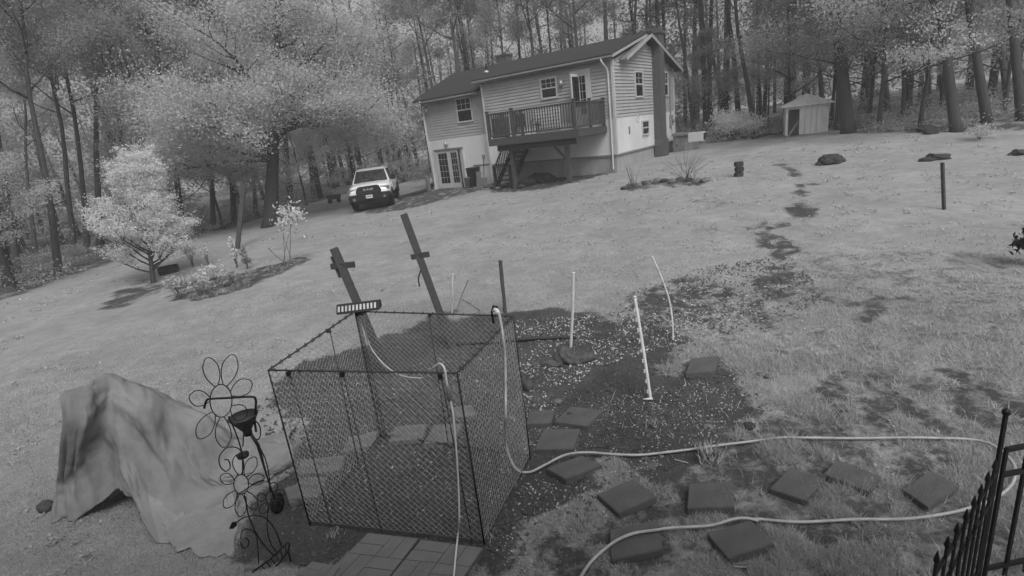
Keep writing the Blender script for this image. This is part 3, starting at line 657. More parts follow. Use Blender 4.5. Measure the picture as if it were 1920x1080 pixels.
for s in (-1, 1):
    a = (s * .915, .72, 1.26); b = (s * .905, 1.52, 1.26); c = (s * .765, 1.52, 1.78); d = (s * .765, 1.22, 1.78)
    pane_on(a, b, c, d, .015 * s, 'side_window', m_glass, truck)
    pane_on((s * .905, 1.6, 1.26), (s * .90, 2.4, 1.26), (s * .775, 2.3, 1.78), (s * .768, 1.6, 1.78), .015 * s, 'side_window', m_glass, truck)
    mb = MB(); mb.box(s * 1.0 - .012, s * 1.0 + .012, .62, 1.55, .66, 1.19); dd = mb.build('door', m_paint, truck, bevel=.008)
    mb = MB(); mb.box(s * 1.02 - .02, s * 1.02 + .02, 1.3, 1.5, 1.02, 1.06); mb.build('handle', m_chrome, dd)
    mb = MB(); mb.prism([(s * .96, 1.24), (s * 1.22, 1.22), (s * 1.24, 1.46), (s * 1.0, 1.46)], lambda x, z: (x, .62, z), lambda x, z: (x, .74, z)); mb.build('wing_mirror', m_black, truck, bevel=.02)
    mb = MB(); mb.prism([(s * .52, .94), (s * .96, .90), (s * .985, 1.06), (s * .56, 1.09)], lambda x, z: (x, -.93 + abs(x) * .06, z), lambda x, z: (x, -.6, z)); mb.build('headlight', m_lamp, truck, bevel=.015)
    mb = MB(); mb.lathe([(.07, 0), (.07, .06)], (s * .72, -1.04, .60), 10, 'y'); mb.build('fog_lamp', m_lamp, truck)
    mb = MB(); mb.lathe([(.07, 0), (.06, .05), (.0, .06)], (s * .66, -.965 + .05, 1.0), 10, 'y'); mb.build('headlamp_lens', m_chrome, truck)
    # wheel arches and wheels
    for yc in (0, 3.57):
        mb = MB(); pts = [(s * 1.005, yc + .50 * math.cos(k), .42 + .46 * math.sin(k)) for k in np.linspace(-.15, PI + .15, 14)]
        mb.tube(pts, .045, 6); mb.build('wheel_arch', m_black, truck, True)
        mb = MB(); mb.lathe([(.2, -.13), (.38, -.13), (.41, -.09), (.41, .09), (.38, .13), (.2, .13)], (s * .87, yc, .41), 24, 'x'); wh = mb.build('wheel', m_tyre, truck)
        mb = MB(); mb.lathe([(.22, -.02), (.22, .06), (.18, .06), (.07, .02), (.06, .05)], (s * (.93), yc, .41), 16, 'x')
        for k in range(5): mb.beam((s * .985, yc, .41), (s * .985, yc + .2 * math.cos(k * 1.2566), .41 + .2 * math.sin(k * 1.2566)), .05, .03, (1, 0, 0))
        mb.build('rim', m_rim, wh)
mb = MB(); mb.prism([(-.56, .78), (.56, .78), (.60, .92), (.52, 1.12), (.40, 1.16), (-.40, 1.16), (-.52, 1.12), (-.60, .92)], lambda x, z: (x, -1.0, z), lambda x, z: (x, -.7, z)); gr = mb.build('grille', m_black, truck, bevel=.02)
for z in (.86, .93, 1.06): mb = MB(); mb.box(-.5, .5, -1.012, -1.0, z, z + .02); mb.build('grille_bar', m_rim, gr)
fc = bpy.data.curves.new('grille_lettering', 'FONT'); fc.body = 'RAM'; fc.size = .17; fc.extrude = .006; fc.align_x = 'CENTER'; fc.space_character = 1.15; fc.offset = .004
fo = bpy.data.objects.new('grille_lettering', fc); COL.objects.link(fo); dg = bpy.context.evaluated_depsgraph_get()
fme = bpy.data.meshes.new_from_object(fo.evaluated_get(dg)); bpy.data.objects.remove(fo); fme.materials.append(m_chrome)
lt = link('grille_lettering', fme, gr, (0, -1.016, .965)); lt.rotation_euler = (PI / 2, 0, 0); lt.scale = (1.25, .8, 1)
mb = MB(); mb.prism([(-.98, .62), (-.9, .50), (.9, .50), (.98, .62), (.98, .78), (.9, .80), (-.9, .80), (-.98, .78)], lambda x, z: (x, -1.04 + .06 * abs(x), z), lambda x, z: (x, -.68, z)); mb.build('bumper', m_black, truck, bevel=.02)
mb = MB(); mb.box(-.8, .8, -.85, -.3, .34, .5); mb.build('skid_plate', m_black, truck)
mb = MB(); mb.box(-.155, .155, -1.066, -1.05, .60, .755); mb.build('licence_plate', m_pvc, truck); mb = MB(); mb.box(-.12, .12, -1.070, -1.0665, .65, .71); mb.build('plate_print', m_grey, truck)
mb = MB(); mb.box(-.85, .85, 2.72, 4.42, 1.31, 1.32); mb.build('bed_cover', m_black, truck)
mb = MB(); mb.box(-.8, .8, .0, 4.2, .36, .60); mb.build('chassis', m_black, truck)
mb = MB(); mb.tube([(-.6, .5, 1.26), (.1, .5, 1.29)], .012, 5); mb.tube([(.1, .48, 1.27), (.75, .5, 1.29)], .012, 5); mb.build('wiper', m_black, truck)

# ================================================================== SHED
sa = g(1477, 251); sb_ = g(1548, 249)
sl0 = Vector((sb_.x - sa.x, sb_.y - sa.y, 0)); shx = g(1512, 252)
shed = thing('garden_shed', 'small pale sheet-metal shed with low peaked roof and one door open', 'shed', shx, math.radians(-24))
W_, D_, H_ = .98, 1.7, 1.45
mb = MB(); mb.box(-W_, -W_ + .03, .03, D_, 0, H_); mb.build('wall', m_metalwall, shed)
mb = MB(); mb.box(W_ - .03, W_, .03, D_, 0, H_); mb.build('wall', m_metalwall, shed)
mb = MB(); mb.box(-W_, W_, D_, D_ + .03, 0, H_); mb.build('wall', m_metalwall, shed)
mb = MB(); mb.box(-W_ - .02, -W_ + .1, -.03, .03, 0, H_); mb.build('door_post', m_metalwall, shed)
for k in range(5):
    x0 = -.36 + k * (W_ + .36) / 5; mb = MB(); mb.box(x0 + .006, x0 + (W_ + .36) / 5 - .006, -.02 - .008 * (k % 2), .02, .02, H_ - .01); mb.build('panel', m_metalwall, shed)
mb = MB(); mb.box(-W_ - .02, W_ + .02, -.05, .0, H_ - .12, H_); mb.build('fascia', m_metalwall, shed)
ap = (0, D_ * .42, H_ + .56); ev = [(-W_ - .22, -.2), (W_ + .22, -.2), (W_ + .22, D_ + .2), (-W_ - .22, D_ + .2)]
for k in range(4):
    a_, b_ = ev[k], ev[(k + 1) % 4]; mb = MB(); mb.add([(a_[0], a_[1], H_), (b_[0], b_[1], H_), ap, (a_[0], a_[1], H_ + .05), (b_[0], b_[1], H_ + .05), (ap[0], ap[1], ap[2] + .05)], [(0, 2, 1), (3, 4, 5), (0, 1, 4, 3), (1, 2, 5, 4), (2, 0, 3, 5)]); mb.build('roof_panel', m_metalwall, shed)
t = thing('leaning_board', 'thin board leaning across the dark opening of the shed', 'board', shx + Vector((-.75, -.2, 0)))
mb = MB(); mb.beam((-.35, 0, .0), (.3, .2, .7), .08, .03); mb.build('plank', m_palewood, t)

# ================================================================== CHAIN-LINK PEN
FL = Vector((-2.08, 4.05, 0)); FR = Vector((-.475, 3.56, 0)); RR = Vector((-.02, 4.66, 0)); RL = Vector((-1.71, 5.42, 0)); PH = 1.555
pen = thing('chain_link_pen', 'four-sided chain-link animal pen of rusty rods on bare earth', 'pen', FL)
def pen_panel(a, b, rods):
    a = a - FL; b = b - FL; L_ = (b - a).length; d = (b - a).normalized(); nrm = Vector((d.y, -d.x, 0)); up = Vector((0, 0, 1))
    fr = MB(); fr.tube([a + up * .0, a + up * PH], .007, 6); fr.tube([b + up * .0, b + up * PH], .007, 6)
    fr.tube([a + up * PH, b + up * PH], .0075, 6); fr.tube([a + up * .04, b + up * .04], .006, 6)
    fo_ = fr.build('panel_frame', m_rod, pen, True)
    for t in rods:
        mb = MB(); q = a.lerp(b, t); mb.tube([q + up * PH, q + d * .03 + up * .03], .0055, 6); mb.build('rod', m_rod, fo_, True)
        mb = MB(); mb.box(-.016, .016, -.012, .012, -.022, .014); c = mb.build('clamp', m_black, fo_); c.location = q + up * (PH - .02) + nrm * .012
    # interlocked zig-zag wires
    dd = .031; cols = int(L_ / dd); rows = int((PH - .05) / dd); mb = MB(); rn = random.Random(int(L_ * 100))
    for k in range(cols):
        pts = []
        for j in range(rows + 1):
            s_ = (k + (j + k) % 2) * L_ / cols; z = .04 + j * (PH - .05) / rows
            bow = .02 * math.sin(PI * s_ / L_) * math.sin(PI * z / PH) + .004 * math.sin(9 * s_ + 5 * z)
            pts.append(a + d * (s_ + .004 * math.sin(7 * z + 3 * s_)) + up * z + nrm * (bow + (.003 if (j % 2) else -.003)))
        mb.tube(pts, .0020, 3)
    mb.build('wire_mesh', m_wire, fo_, fix=False)
    mb = MB()
    for k in range(int(L_ / .11)):      # twisted ties along the top rail
        q = a.lerp(b, (k + .5) / int(L_ / .11)) + up * PH; mb.tube([q + d * (.012 * math.cos(u_)) * .6 + (nrm * math.cos(u_) + up * math.sin(u_)) * .016 + d * .004 * u_ for u_ in np.linspace(0, 2 * PI, 6)], .004, 4)
    mb.build('wire_tie', m_rod, fo_, fix=False)['kind'] = 'stuff'
pen_panel(FL, FR, (.12, .42, .92)); pen_panel(FR, RR, ()); pen_panel(RR, RL, (.5,)); pen_panel(RL, FL, (.35,))
mb = MB()
for k in range(4): mb.tube([RL - FL + Vector((.01 * k, 0, PH)), RL - FL + Vector((-.02 + .035 * k, -.02 * k, .04))], .005, 5)
mb.build('hinge_rod', m_rod, pen)
# black bar with a row of pale cells resting on the rear left corner of the pen
bA = at_depth(634, 592, RL + Vector((0, 0, PH))); bB = at_depth(716, 580, RL + Vector((0, 0, PH))); bd = (bB - bA); bl = bd.length; bc = (bA + bB) / 2; bc.z = PH + .045
t = thing('light_bar', 'long black bar with a row of white cells resting on the pen rail', 'light bar', bc, math.atan2(bd.y, bd.x)); bl *= .98
mb = MB(); mb.prism([(-.07, -.04), (.06, -.04), (.06, .04), (.0, .055)], lambda y, z: (-bl / 2, y, z), lambda y, z: (bl / 2, y, z)); mb.build('housing', m_black, t, bevel=.006)
for k in range(11):
    x0 = -bl / 2 + .02 + k * (bl - .04) / 11; x1 = x0 + (bl - .04) / 11 * .5
    mb = MB(); mb.add([(x0, -.058, -.013), (x1, -.058, -.013), (x1, -.020, .036), (x0, -.020, .036), (x0, -.050, -.018), (x1, -.050, -.018), (x1, -.012, .030), (x0, -.012, .030)], [(0, 1, 2, 3), (0, 4, 5, 1), (1, 5, 6, 2), (2, 6, 7, 3), (3, 7, 4, 0), (4, 7, 6, 5)]); mb.build('cell', m_chrome, t)
mb = MB(); mb.box(-.05, .05, -.02, .03, -.09, -.03); mb.build('bracket', m_black, t)
# cables
t = thing('white_cable', 'thin white cable hanging from the light bar into the pen', 'cable', bc)
c_ = [bc + Vector((.03, 0, -.06)), at_depth(690, 640, RL), at_depth(712, 675, RL), at_depth(735, 695, RL), at_depth(760, 706, RL - Vector((0, .2, 0))), at_depth(790, 709, RL - Vector((0, .3, 0)))]
MBc = MB(); MBc.tube(spline(c_, 6), .007, 6); MBc.build('wire', m_cord, t, True, origin=tuple(bc)).location = (0, 0, 0)
fp = FL.lerp(FR, .9) + Vector((0, 0, PH))
def P_(px, py, y): # pixel on the vertical plane through FL-FR, moved y towards the camera
    n = Vector((FR.y - FL.y, -(FR.x - FL.x), 0)).normalized(); o = Vector(_C); d = Vector(ray(px, py)); k = (FL + n * y - o).dot(n) / d.dot(n); return o + d * k
pts = [P_(812, 690, -.03), P_(824, 682, -.01), P_(833, 690, .03), P_(837, 712, .03), P_(841, 735, .03), P_(850, 780, .03), P_(856, 850, .03), P_(860, 920, .035), P_(861, 975, .05)]
e0 = gp(861, 1012, .075); pts += [e0, gp(858, 1050, .072), gp(853, 1100, .072)]
t = thing('extension_cable', 'white cable with plug hooked over the front rail of the pen', 'cable', fp)
mb = MB(); mb.tube(spline(pts, 6), .0078, 6); mb.build('wire', m_cord, t, True, origin=tuple(fp)).location = (0, 0, 0)
mb = MB(); q0 = P_(840, 722, .032); q1 = P_(843, 752, .032); mb.tube([q0, q0.lerp(q1, .1), q0.lerp(q1, .5), q0.lerp(q1, .9), q1], [.009, .018, .022, .018, .009], 8); mb.build('plug', m_hosedk, t, True, origin=tuple(fp)).location = (0, 0, 0)
# garden hose: hooked on the pen, then out over the grass and back
rp = RR + Vector((0, 0, PH))
def Q_(px, py, y=-.03):
    n = Vector((RR.y - FR.y, -(RR.x - FR.x), 0)).normalized(); o = Vector(_C); d = Vector(ray(px, py)); k = (FR + n * .04 - o).dot(n) / d.dot(n); return o + d * k
hp = [at_depth(928, 580, rp), at_depth(936, 590, rp - Vector((0, .12, 0)))]
hp += [Q_(942, 622), Q_(947, 670), Q_(948, 730), Q_(948, 790)]
hp += [gp(952, 862, .22), gp(966, 884, .05), gp(990, 887, .025), gp(1022, 879, .05)]
hp += [gp(1060, 867, .082), gp(1100, 862, .075)] + [gp(x, y, .04) for x, y in [(1150, 860), (1200, 858), (1250, 853), (1300, 846), (1350, 841), (1400, 836), (1460, 829), (1500, 827), (1560, 828), (1620, 829), (1700, 829), (1760, 829), (1810, 830), (1850, 838), (1880, 855), (1900, 882), (1898, 912), (1870, 938), (1830, 957), (1780, 970), (1700, 980), (1600, 983), (1500, 983), (1420, 982), (1420, 983)]] + [gp(1400, 985, .07), gp(1375, 989, .075), gp(1330, 996, .05)]
hp += [gp(1262, 1006, .07), gp(1225, 1011, .095), gp(1190, 1018, .095), gp(1155, 1032, .09), gp(1118, 1055, .04), gp(1095, 1079, .022), gp(1080, 1110, .02)]
t = thing('garden_hose', 'pale garden hose hooked on the pen and looping across the grass', 'hose', rp)
sp = spline(hp, 7)
mb = MB(); mb.tube(sp, .0125, 7); mb.build('tube', m_hose, t, True, origin=tuple(rp)).location = (0, 0, 0)
mb = MB(); mb.tube([sp[0] + Vector((-.02, 0, -.02)), sp[0], sp[3], sp[6]], [.014, .022, .022, .017], 10); mb.build('hose_coupling', m_pvc, t, True, origin=tuple(rp)).location = (0, 0, 0)
mb = MB(); q = sp[0]; mb.tube([q + Vector((-.03, .02, -.14)), q + Vector((-.035, .01, -.03)), q + Vector((-.01, 0, .035)), q + Vector((.03, -.01, .02))], .012, 6); mb.build('hook', m_black, t, True, origin=tuple(rp)).location = (0, 0, 0)

# ================================================================== POSTS AND POLES
def timber_post(bpx, tpx, dist_plane, wdt, label, arm, name='timber_post'):
    b = g(*bpx); top = at_depth(tpx[0], tpx[1], b + Vector((0, -.05, 0))); t = thing(name, label, 'post', b); ax = (top - b); b2 = -ax.normalized() * .25
    mb = MB(); mb.beam(b2, ax, wdt, wdt, (.25, -1, 0)); mb.build('shaft', m_wood, t, bevel=.006)
    if arm:
        a0 = at_depth(*arm[0], b) - b; a1 = at_depth(*arm[1], b) - b; a0 = a0 - (a1 - a0) * .6
        a0.y -= .07; a1.y -= .09; mb = MB(); mb.beam(a0, a1, .04, .085); mb.build('arm_block', m_wood, t)
    return t, ax
t, ax = timber_post((727, 700), (626, 466), 0, .115, 'leaning square timber post by the light bar, with short arm block', [(640, 496), (668, 493)])
q0 = at_depth(622, 482, t.location) - t.location; q1 = at_depth(637, 520, t.location) - t.location
mb = MB(); mb.beam(q0, q1, .03, .1, (.25, -1, 0)); mb.build('side_board', m_wood, t)
t, ax = timber_post((848, 650), (757, 402), 0, .115, 'taller leaning square timber post behind the pen, with short arm block', [(785, 478), (806, 474)])
q = [at_depth(790, 505, t.location) - t.location + Vector((0, -.08, 0)), at_depth(786, 520, t.location) - t.location + Vector((0, -.08, 0)), at_depth(788, 535, t.location) - t.location + Vector((0, -.08, 0))]
mb = MB(); mb.tube(spline(q, 4), .012, 5); mb.build('strap', m_black, t, True)
timber_post((947, 586), (938, 488), 0, .06, 'thin dark wooden stake behind the rear corner of the pen', None, 'wooden_stake')
timber_post((1770, 393), (1767, 305), 0, .065, 'lone dark wooden stake in the lawn at the right', None, 'wooden_stake')
timber_post((445, 467), (457, 345), 0, .16, 'leaning grey wooden post below the big tree at the left', None, 'wooden_post')
def pole(pts, r, label, name='white_pole', mat=m_pvc, foot=False, cat='pole', notch=False, cap=True):
    b = pts[0]; t = thing(name, label, cat, b); P = spline(pts, 8)
    mb = MB(); mb.tube([p - b for p in P], r, 10); mb.build('shaft', mat, t, True)
    if cap: mb = MB(); d = (P[-1] - P[-2]).normalized(); mb.tube([P[-1] - b - d * .01, P[-1] - b + d * .015], r * 1.25, 10); mb.build('cap', m_pvc, t, True)
    if foot: mb = MB(); mb.tube([Vector((-.085, .0, .012)), Vector((.02, -.01, .014))], [.012, .016], 6); mb.build('foot', m_pvc, t, True)
    if notch:
        for k in range(9): q = P[0].lerp(P[-1], .08 + .1 * k) - b; mb = MB(); mb.box(-.030, -.012, -.008, .008, -.022, .018); c = mb.build('clip', mat, t); c.location = q
    return t
b = g(1220, 750); pole([b, at_depth(1207, 660, b), at_depth(1190, 557, b)], .019, 'straight white notched pole standing alone right of the soil patch centre', foot=True, notch=True)
b = g(1262, 638); pole([b, at_depth(1261, 605, b), at_depth(1254, 560, b), at_depth(1238, 515, b), at_depth(1223, 482, b)], .014, 'bent slim translucent pole leaning left at the back of the soil', mat=M('clear plastic pipe', .5, rough=.4, var=.3, scale=12))
b = g(1070, 656); pole([b, at_depth(1074, 580, b), at_depth(1075, 512, b)], .022, 'upright grey-white tube beside the log behind the soil mound', mat=M('dusty plastic pipe', .4, rough=.5, var=.15, scale=6))
b = g(848, 588); pole([b, at_depth(848, 548, b), at_depth(849, 514, b)], .022, 'short pale tube left of the wooden stake behind the pen', mat=MATS['dusty plastic pipe'])
# faint wire netting between the pale tube and the stake
na = g(852, 590); nb_ = g(945, 586); t = thing('wire_netting', 'fine loose wire netting between pale tube and wooden stake', 'netting', na)
mb = MB(); L_ = (nb_ - na)
for k in range(19):
    for s in (0, 1):
        u0 = k / 18; u1 = u0 + (.5 if s else -.5)
        p = [na * 0 + L_ * min(max(u0 + (u1 - u0) * v_, 0), 1) + Vector((0, .04 * math.sin(6 * v_ + k), .72 * v_ * (1 - .25 * math.sin(PI * u0)))) for v_ in np.linspace(0, 1, 6)]
        mb.tube(p, .0022, 3)
mb.build('mesh', m_wire, t, fix=False)
for (x0, y0, x1, y1) in ((855, 585, 878, 525), (862, 560, 900, 585)):
    mb = MB(); p = g(x0, y0) - na; q = at_depth(x1, y1, na) - na; q.z = max(q.z, .02); mb.tube([p, p.lerp(q, .5) + Vector((0, .02, .02)), q], .008, 5); mb.build('twig', m_bark_pale, t)
# log lying on the soil
a = gp(975, 641); b = gp(1068, 635); t = thing('log', 'thin dark log lying on the soil behind the mound', 'log', a)
mb = MB(); mb.tube([Vector((-.25, 0, .04)), (b - a) * .3 + Vector((0, 0, .05)), (b - a) * .65 + Vector((0, 0, .045)), (b - a) + Vector((.1, 0, .035))], [.03, .034, .03, .02], 8); mb.build('stem', m_wood, t, True)
a = gp(850, 650); b = gp(960, 640); t = thing('log', 'thin dark log on the ground seen through the pen mesh', 'log', a)
mb = MB(); mb.tube([Vector((0, 0, .03)), (b - a) * .5 + Vector((0, 0, .04)), (b - a) + Vector((0, 0, .03))], [.022, .028, .025], 7); mb.build('stem', m_wood, t, True)
# earth mound
def blob(name, label, cat, loc, rx, ry, rz, mat, seed, rough=.35, group=None, parent=None):
    bm = bmesh.new(); bmesh.ops.create_icosphere(bm, subdivisions=4 if rough > .38 else 3, radius=1)
    rn = np.random.default_rng(seed); off = rn.uniform(0, 50, 3)
    for v_ in bm.verts:
        c = v_.co; d = 1 + rough * (float(fbm(np.array(c.x * 1.6 + off[0] + c.z), np.array(c.y * 1.6 + off[1] - c.z), seed, 3)) - .5) * 2 + rough * .5 * (float(fbm(np.array(c.x * 5 + off[1] + c.z * 4), np.array(c.y * 5 - c.z * 3), seed + 3, 3)) - .5)
        v_.co = Vector((c.x * rx * d, c.y * ry * d, c.z * rz * d))
    me = bpy.data.meshes.new(name); bm.to_mesh(me); bm.free(); me.polygons.foreach_set('use_smooth', [True] * len(me.polygons)); me.materials.append(mat)
    o = link(name, me, parent, loc)
    if label: tag(o, label, cat, group)
    return o
p = gp(1066, 676); mo = thing('earth_mound', 'low mound of dark earth in front of the grey-white tube', 'mound', p)
blob('heap', None, None, (-.02, 0, .06), .17, .15, .15, m_soil, 3, .45, parent=mo); blob('heap', None, None, (.2, -.03, .03), .2, .13, .09, m_soil, 4, .4, parent=mo); blob('heap', None, None, (-.3, .0, .0), .2, .14, .06, m_soil, 5, .4, parent=mo)
p = gp(990, 728); blob('clod', 'rounded dark clod of earth just outside the right side of the pen', 'clod', p + Vector((0, 0, .04)), .07, .08, .1, m_soil, 8)
stones = [((1428, 706), .055, 'pale stone at the right edge of the bare soil, left of a pair'), ((1441, 711), .05, 'pale stone at the right edge of the bare soil, right of a pair'),
          ((1046, 757), .06, 'small grey stone on the soil above the upper pavers'), ((1068, 783), .035, 'dark stone lying on the upper paver beside the pen'),
          ((1175, 950), .02, 'pebble lying on the paver left of the square-set one'), ((1405, 803), .06, 'dark stone on bare soil above the hose')]
for i, (px, r, lab) in enumerate(stones):
    p = gp(*px); blob('stone', lab, 'stone', p + Vector((0, 0, r * .45 + (.05 if i in (3, 4) else 0))), r, r * .8, r * .6, m_stone if i not in (3, 5) else m_rockdk, 20 + i, .3)

# ================================================================== PAVERS
def paver(c4, label, th=.042, lift=.026, mat=m_paver, group='dark square pavers', sink=0.):
    w4 = [g(*p) for p in c4]; cen = sum(w4, Vector()) / 4; cen.z = max(float(gz(p.x, p.y)) for p in w4) * .5 + float(gz(cen.x, cen.y)) * .5
    e1 = ((w4[1] - w4[0]) + (w4[2] - w4[3])) / 2; e2 = ((w4[3] - w4[0]) + (w4[2] - w4[1])) / 2
    e1.z = e2.z = 0; ang = math.atan2(e1.y, e1.x); a1 = e1.length; a2 = e2.length
    # squares: use the two sides but keep them near each other
    t = MB(); hx, hy = a1 / 2, a2 / 2
    sh = math.atan2(e2.y, e2.x) - ang
    P4 = [(-e1 - e2) / 2, (e1 - e2) / 2, (e1 + e2) / 2, (-e1 + e2) / 2]
    t.prism([(p.x, p.y) for p in P4], lambda x, y: (x, y, -.03), lambda x, y: (x, y, th))
    o = t.build('paver', mat, None, bevel=.006); o.location = cen + Vector((0, 0, lift - .01 - sink))
    rn = random.Random(int(cen.x * 997)); o.rotation_euler = (rn.uniform(-.02, .03), rn.uniform(-.03, .03), 0)
    return tag(o, label, 'paver', group)
PAV = [([(1297, 677), (1348, 673), (1341, 703), (1284, 708)], 'dark square paver alone at the back right of the bare soil'),
       ([(992, 778), (1045, 775), (1030, 801), (990, 803)], 'dark paver half hidden by the right side of the pen'),
       ([(1070, 770), (1131, 774), (1101, 808), (1040, 797)], 'dark diamond-set paver right of the half-hidden one beside the pen'),
       ([(1020, 813), (1089, 812), (1076, 850), (1003, 851)], 'dark paver just above the hose beside the pen'),
       ([(1022, 886), (1095, 865), (1127, 880), (1065, 910)], 'dark paver that the hose runs across just right of the pen'),
       ([(1118, 937), (1190, 908), (1231, 943), (1163, 977)], 'dark diamond-set paver left of the square-set one'),
       ([(1293, 916), (1374, 913), (1378, 961), (1287, 968)], 'square-set dark paver in the middle of the lower row'),
       ([(1482, 888), (1546, 907), (1511, 950), (1441, 928)], 'dark paver right of the square-set one, tilted in the grass'),
       ([(1567, 875), (1652, 902), (1627, 934), (1543, 902)], 'dark paver touching the corner of its left neighbour in the grass'),
       ([(1745, 893), (1797, 925), (1738, 963), (1690, 928)], 'dark diamond-set paver nearest the black iron fence'),
       ([(1144, 998), (1235, 988), (1243, 1040), (1147, 1065)], 'dark paver lying under the hose at the bottom'),
       ([(1325, 1010), (1408, 988), (1450, 1027), (1367, 1062)], 'dark paver below the lower run of the hose')]
for c4, lab in PAV: paver(c4, lab)
INP = [([(566, 870), (650, 860), (640, 893), (556, 900)], 'dull paver inside the pen at its left side, upper of two'), ([(560, 905), (620, 900), (595, 945), (545, 945)], 'dull paver at the left side of the pen, lower of two'),
       ([(745, 806), (800, 800), (795, 832), (728, 834)], 'dull paver inside the pen near the rear corner'), ([(815, 805), (870, 798), (850, 834), (795, 838)], 'dull paver inside the pen against its right side'),
       ([(655, 825), (712, 812), (700, 840), (640, 856)], 'dull paver inside the pen near the foot of the left rear rods'), ([(850, 770), (880, 765), (900, 785), (850, 790)], 'dull paver inside the pen just behind its right-hand mesh'),
       ([(540, 925), (560, 910), (580, 945), (540, 945)], 'pale slab corner between the tarpaulin and the pen')]
for c4, lab in INP: paver(c4, lab, .035, .03, M('dusty paver', .15, rough=.9, var=.25, scale=6, bump=.3), 'dull pavers in and beside the pen')
def brick_slab(c4, label):
    w4 = [g(*p) for p in c4]; cen = sum(w4, Vector()) / 4; cen.z = max(float(gz(p.x, p.y)) for p in w4); t = thing('brick_pattern_slab', label, 'slab', cen + Vector((0, 0, .0)), 0, 'brick-pattern slabs in front of the pen')
    B = lambda u_, v_: (w4[0] * (1 - u_) + w4[1] * u_) * (1 - v_) + (w4[3] * (1 - u_) + w4[2] * u_) * v_
    def cell(mb, u0, u1, v0, v1, z0, z1):
        q = [B(u0, v0), B(u1, v0), B(u1, v1), B(u0, v1)]; mb.prism([(p.x - cen.x, p.y - cen.y) for p in q], lambda x, y: (x, y, z0), lambda x, y: (x, y, z1))
    mb = MB(); cell(mb, 0, 1, 0, 1, -.03, .03); mb.build('base', m_paver, t)
    k = 0.006
    for i in range(2):
        for j in range(2):   # basket weave
            for h in range(2):
                u0, u1, v0, v1 = i / 2, (i + 1) / 2, j / 2, (j + 1) / 2
                if (i + j) % 2: u0, u1 = u0 + h / 4, u0 + (h + 1) / 4
                else: v0, v1 = v0 + h / 4, v0 + (h + 1) / 4
                mb = MB(); cell(mb, u0 + k, u1 - k, v0 + k, v1 - k, .0305, .040); mb.build('brick', m_slab, t)
brick_slab([(692, 1007), (787, 1019), (722, 1100), (612, 1088)], 'brick-pattern slab in front of the pen, left of the dark joint')
brick_slab([(791, 1020), (907, 1035), (858, 1112), (727, 1101)], 'brick-pattern slab in front of the pen, right of the dark joint')
brick_slab([(588, 1062), (640, 1072), (600, 1130), (530, 1115)], 'brick-pattern slab cut off at the bottom edge left of the pair')

# ================================================================== TARPAULIN
net = [  # columns left to right; rows: back hem, skyline, crease, foot, front hem   (pixel x, pixel y, height)
    [None, (125, 745, 1.19), (118, 800, .97), (104, 910, .30), (92, 976, .01)],
    [None, (165, 726, 1.20), (163, 790, .98), (140, 900, .32), (146, 976, .015)],
    [None, (207, 708, 1.17), (208, 735, 1.10), (216, 835, .62), (226, 911, .26)],
    [None, (258, 718, 1.04), (262, 776, .88), (262, 905, .28), (286, 1017, .01)],
    [None, (325, 745, .82), (322, 836, .52), (335, 962, .035), (350, 1033, .012)],
    [None, (390, 783, .58), (378, 882, .28), (420, 934, .03), (438, 1045, .012)],
    [None, (436, 822, .36), (432, 885, .20), (436, 906, .10), (446, 925, .02)],
    [None, (490, 826, .25), (488, 864, .18), (494, 884, .11), (500, 897, .02)],
    [None, (542, 817, .14), (548, 838, .12), (551, 857, .10), (549, 872, .02)]]
N_ = []
for c in net:
    r = [at(*p) for p in c[1:]]
    for p in r: p.z += float(gz(p.x, p.y)) if p.z < .1 else 0
    bk = r[0] + Vector((-.10, .5, 0)); bk.z = .02; N_.append([bk] + r)
rows_ = [spline(c, 18) for c in N_]
def lin(pts, n):
    return [pts[i].lerp(pts[i + 1], k / n) for i in range(len(pts) - 1) for k in range(n)] + [pts[-1]]
cols_ = []
for j in range(len(rows_[0])):
    c = [rows_[i][j] for i in range(len(rows_))]; a_ = spline(c, 18); b_ = lin(c, 18); f_ = min(max(j / len(rows_[0]) * 1.6 - .6, .35), .95)
    cols_.append([p.lerp(q, f_) for p, q in zip(a_, b_)])
nj = len(cols_); ni = len(cols_[0]); TV = np.array([[cols_[j][i] for i in range(ni)] for j in range(nj)])
uu, vv = np.meshgrid(np.arange(ni) / ni, np.arange(nj) / nj)
nor = np.cross(np.gradient(TV, axis=1), np.gradient(TV, axis=0)); nor /= np.linalg.norm(nor, axis=2)[:, :, None] + 1e-9
drape = np.clip((TV[:, :, 2]) * 2.5, .25, 1)
pk = np.array(at(207, 708, 1.17)); th_ = np.arctan2(TV[:, :, 2] - pk[2], (TV[:, :, 0] - pk[0]) * .9 - (TV[:, :, 1] - pk[1]) * .5); rd = np.linalg.norm(TV - pk, axis=2)
fold = (1 - np.abs(np.sin(th_ * 7.5 + 2.2 * fbm(uu * 5, vv * 5, 52) + rd))) ** 1.6 + .35 * (1 - np.abs(np.sin(th_ * 19 + 3 * fbm(uu * 7, vv * 5, 53)))) ** 1.5
hang = (1 - np.abs(np.sin(uu * 58 + 1.6 * np.sin(vv * 5) + 2.5 * fbm(uu * 9, vv * 2, 54)))) ** 1.5 * np.clip(vv * 2 - .7, 0, 1) * np.clip(1.9 - uu * 7, 0, 1)
crum = 1 - np.abs(fbm(uu * 26 + 9, vv * 13, 55, 3) - .5) * 5
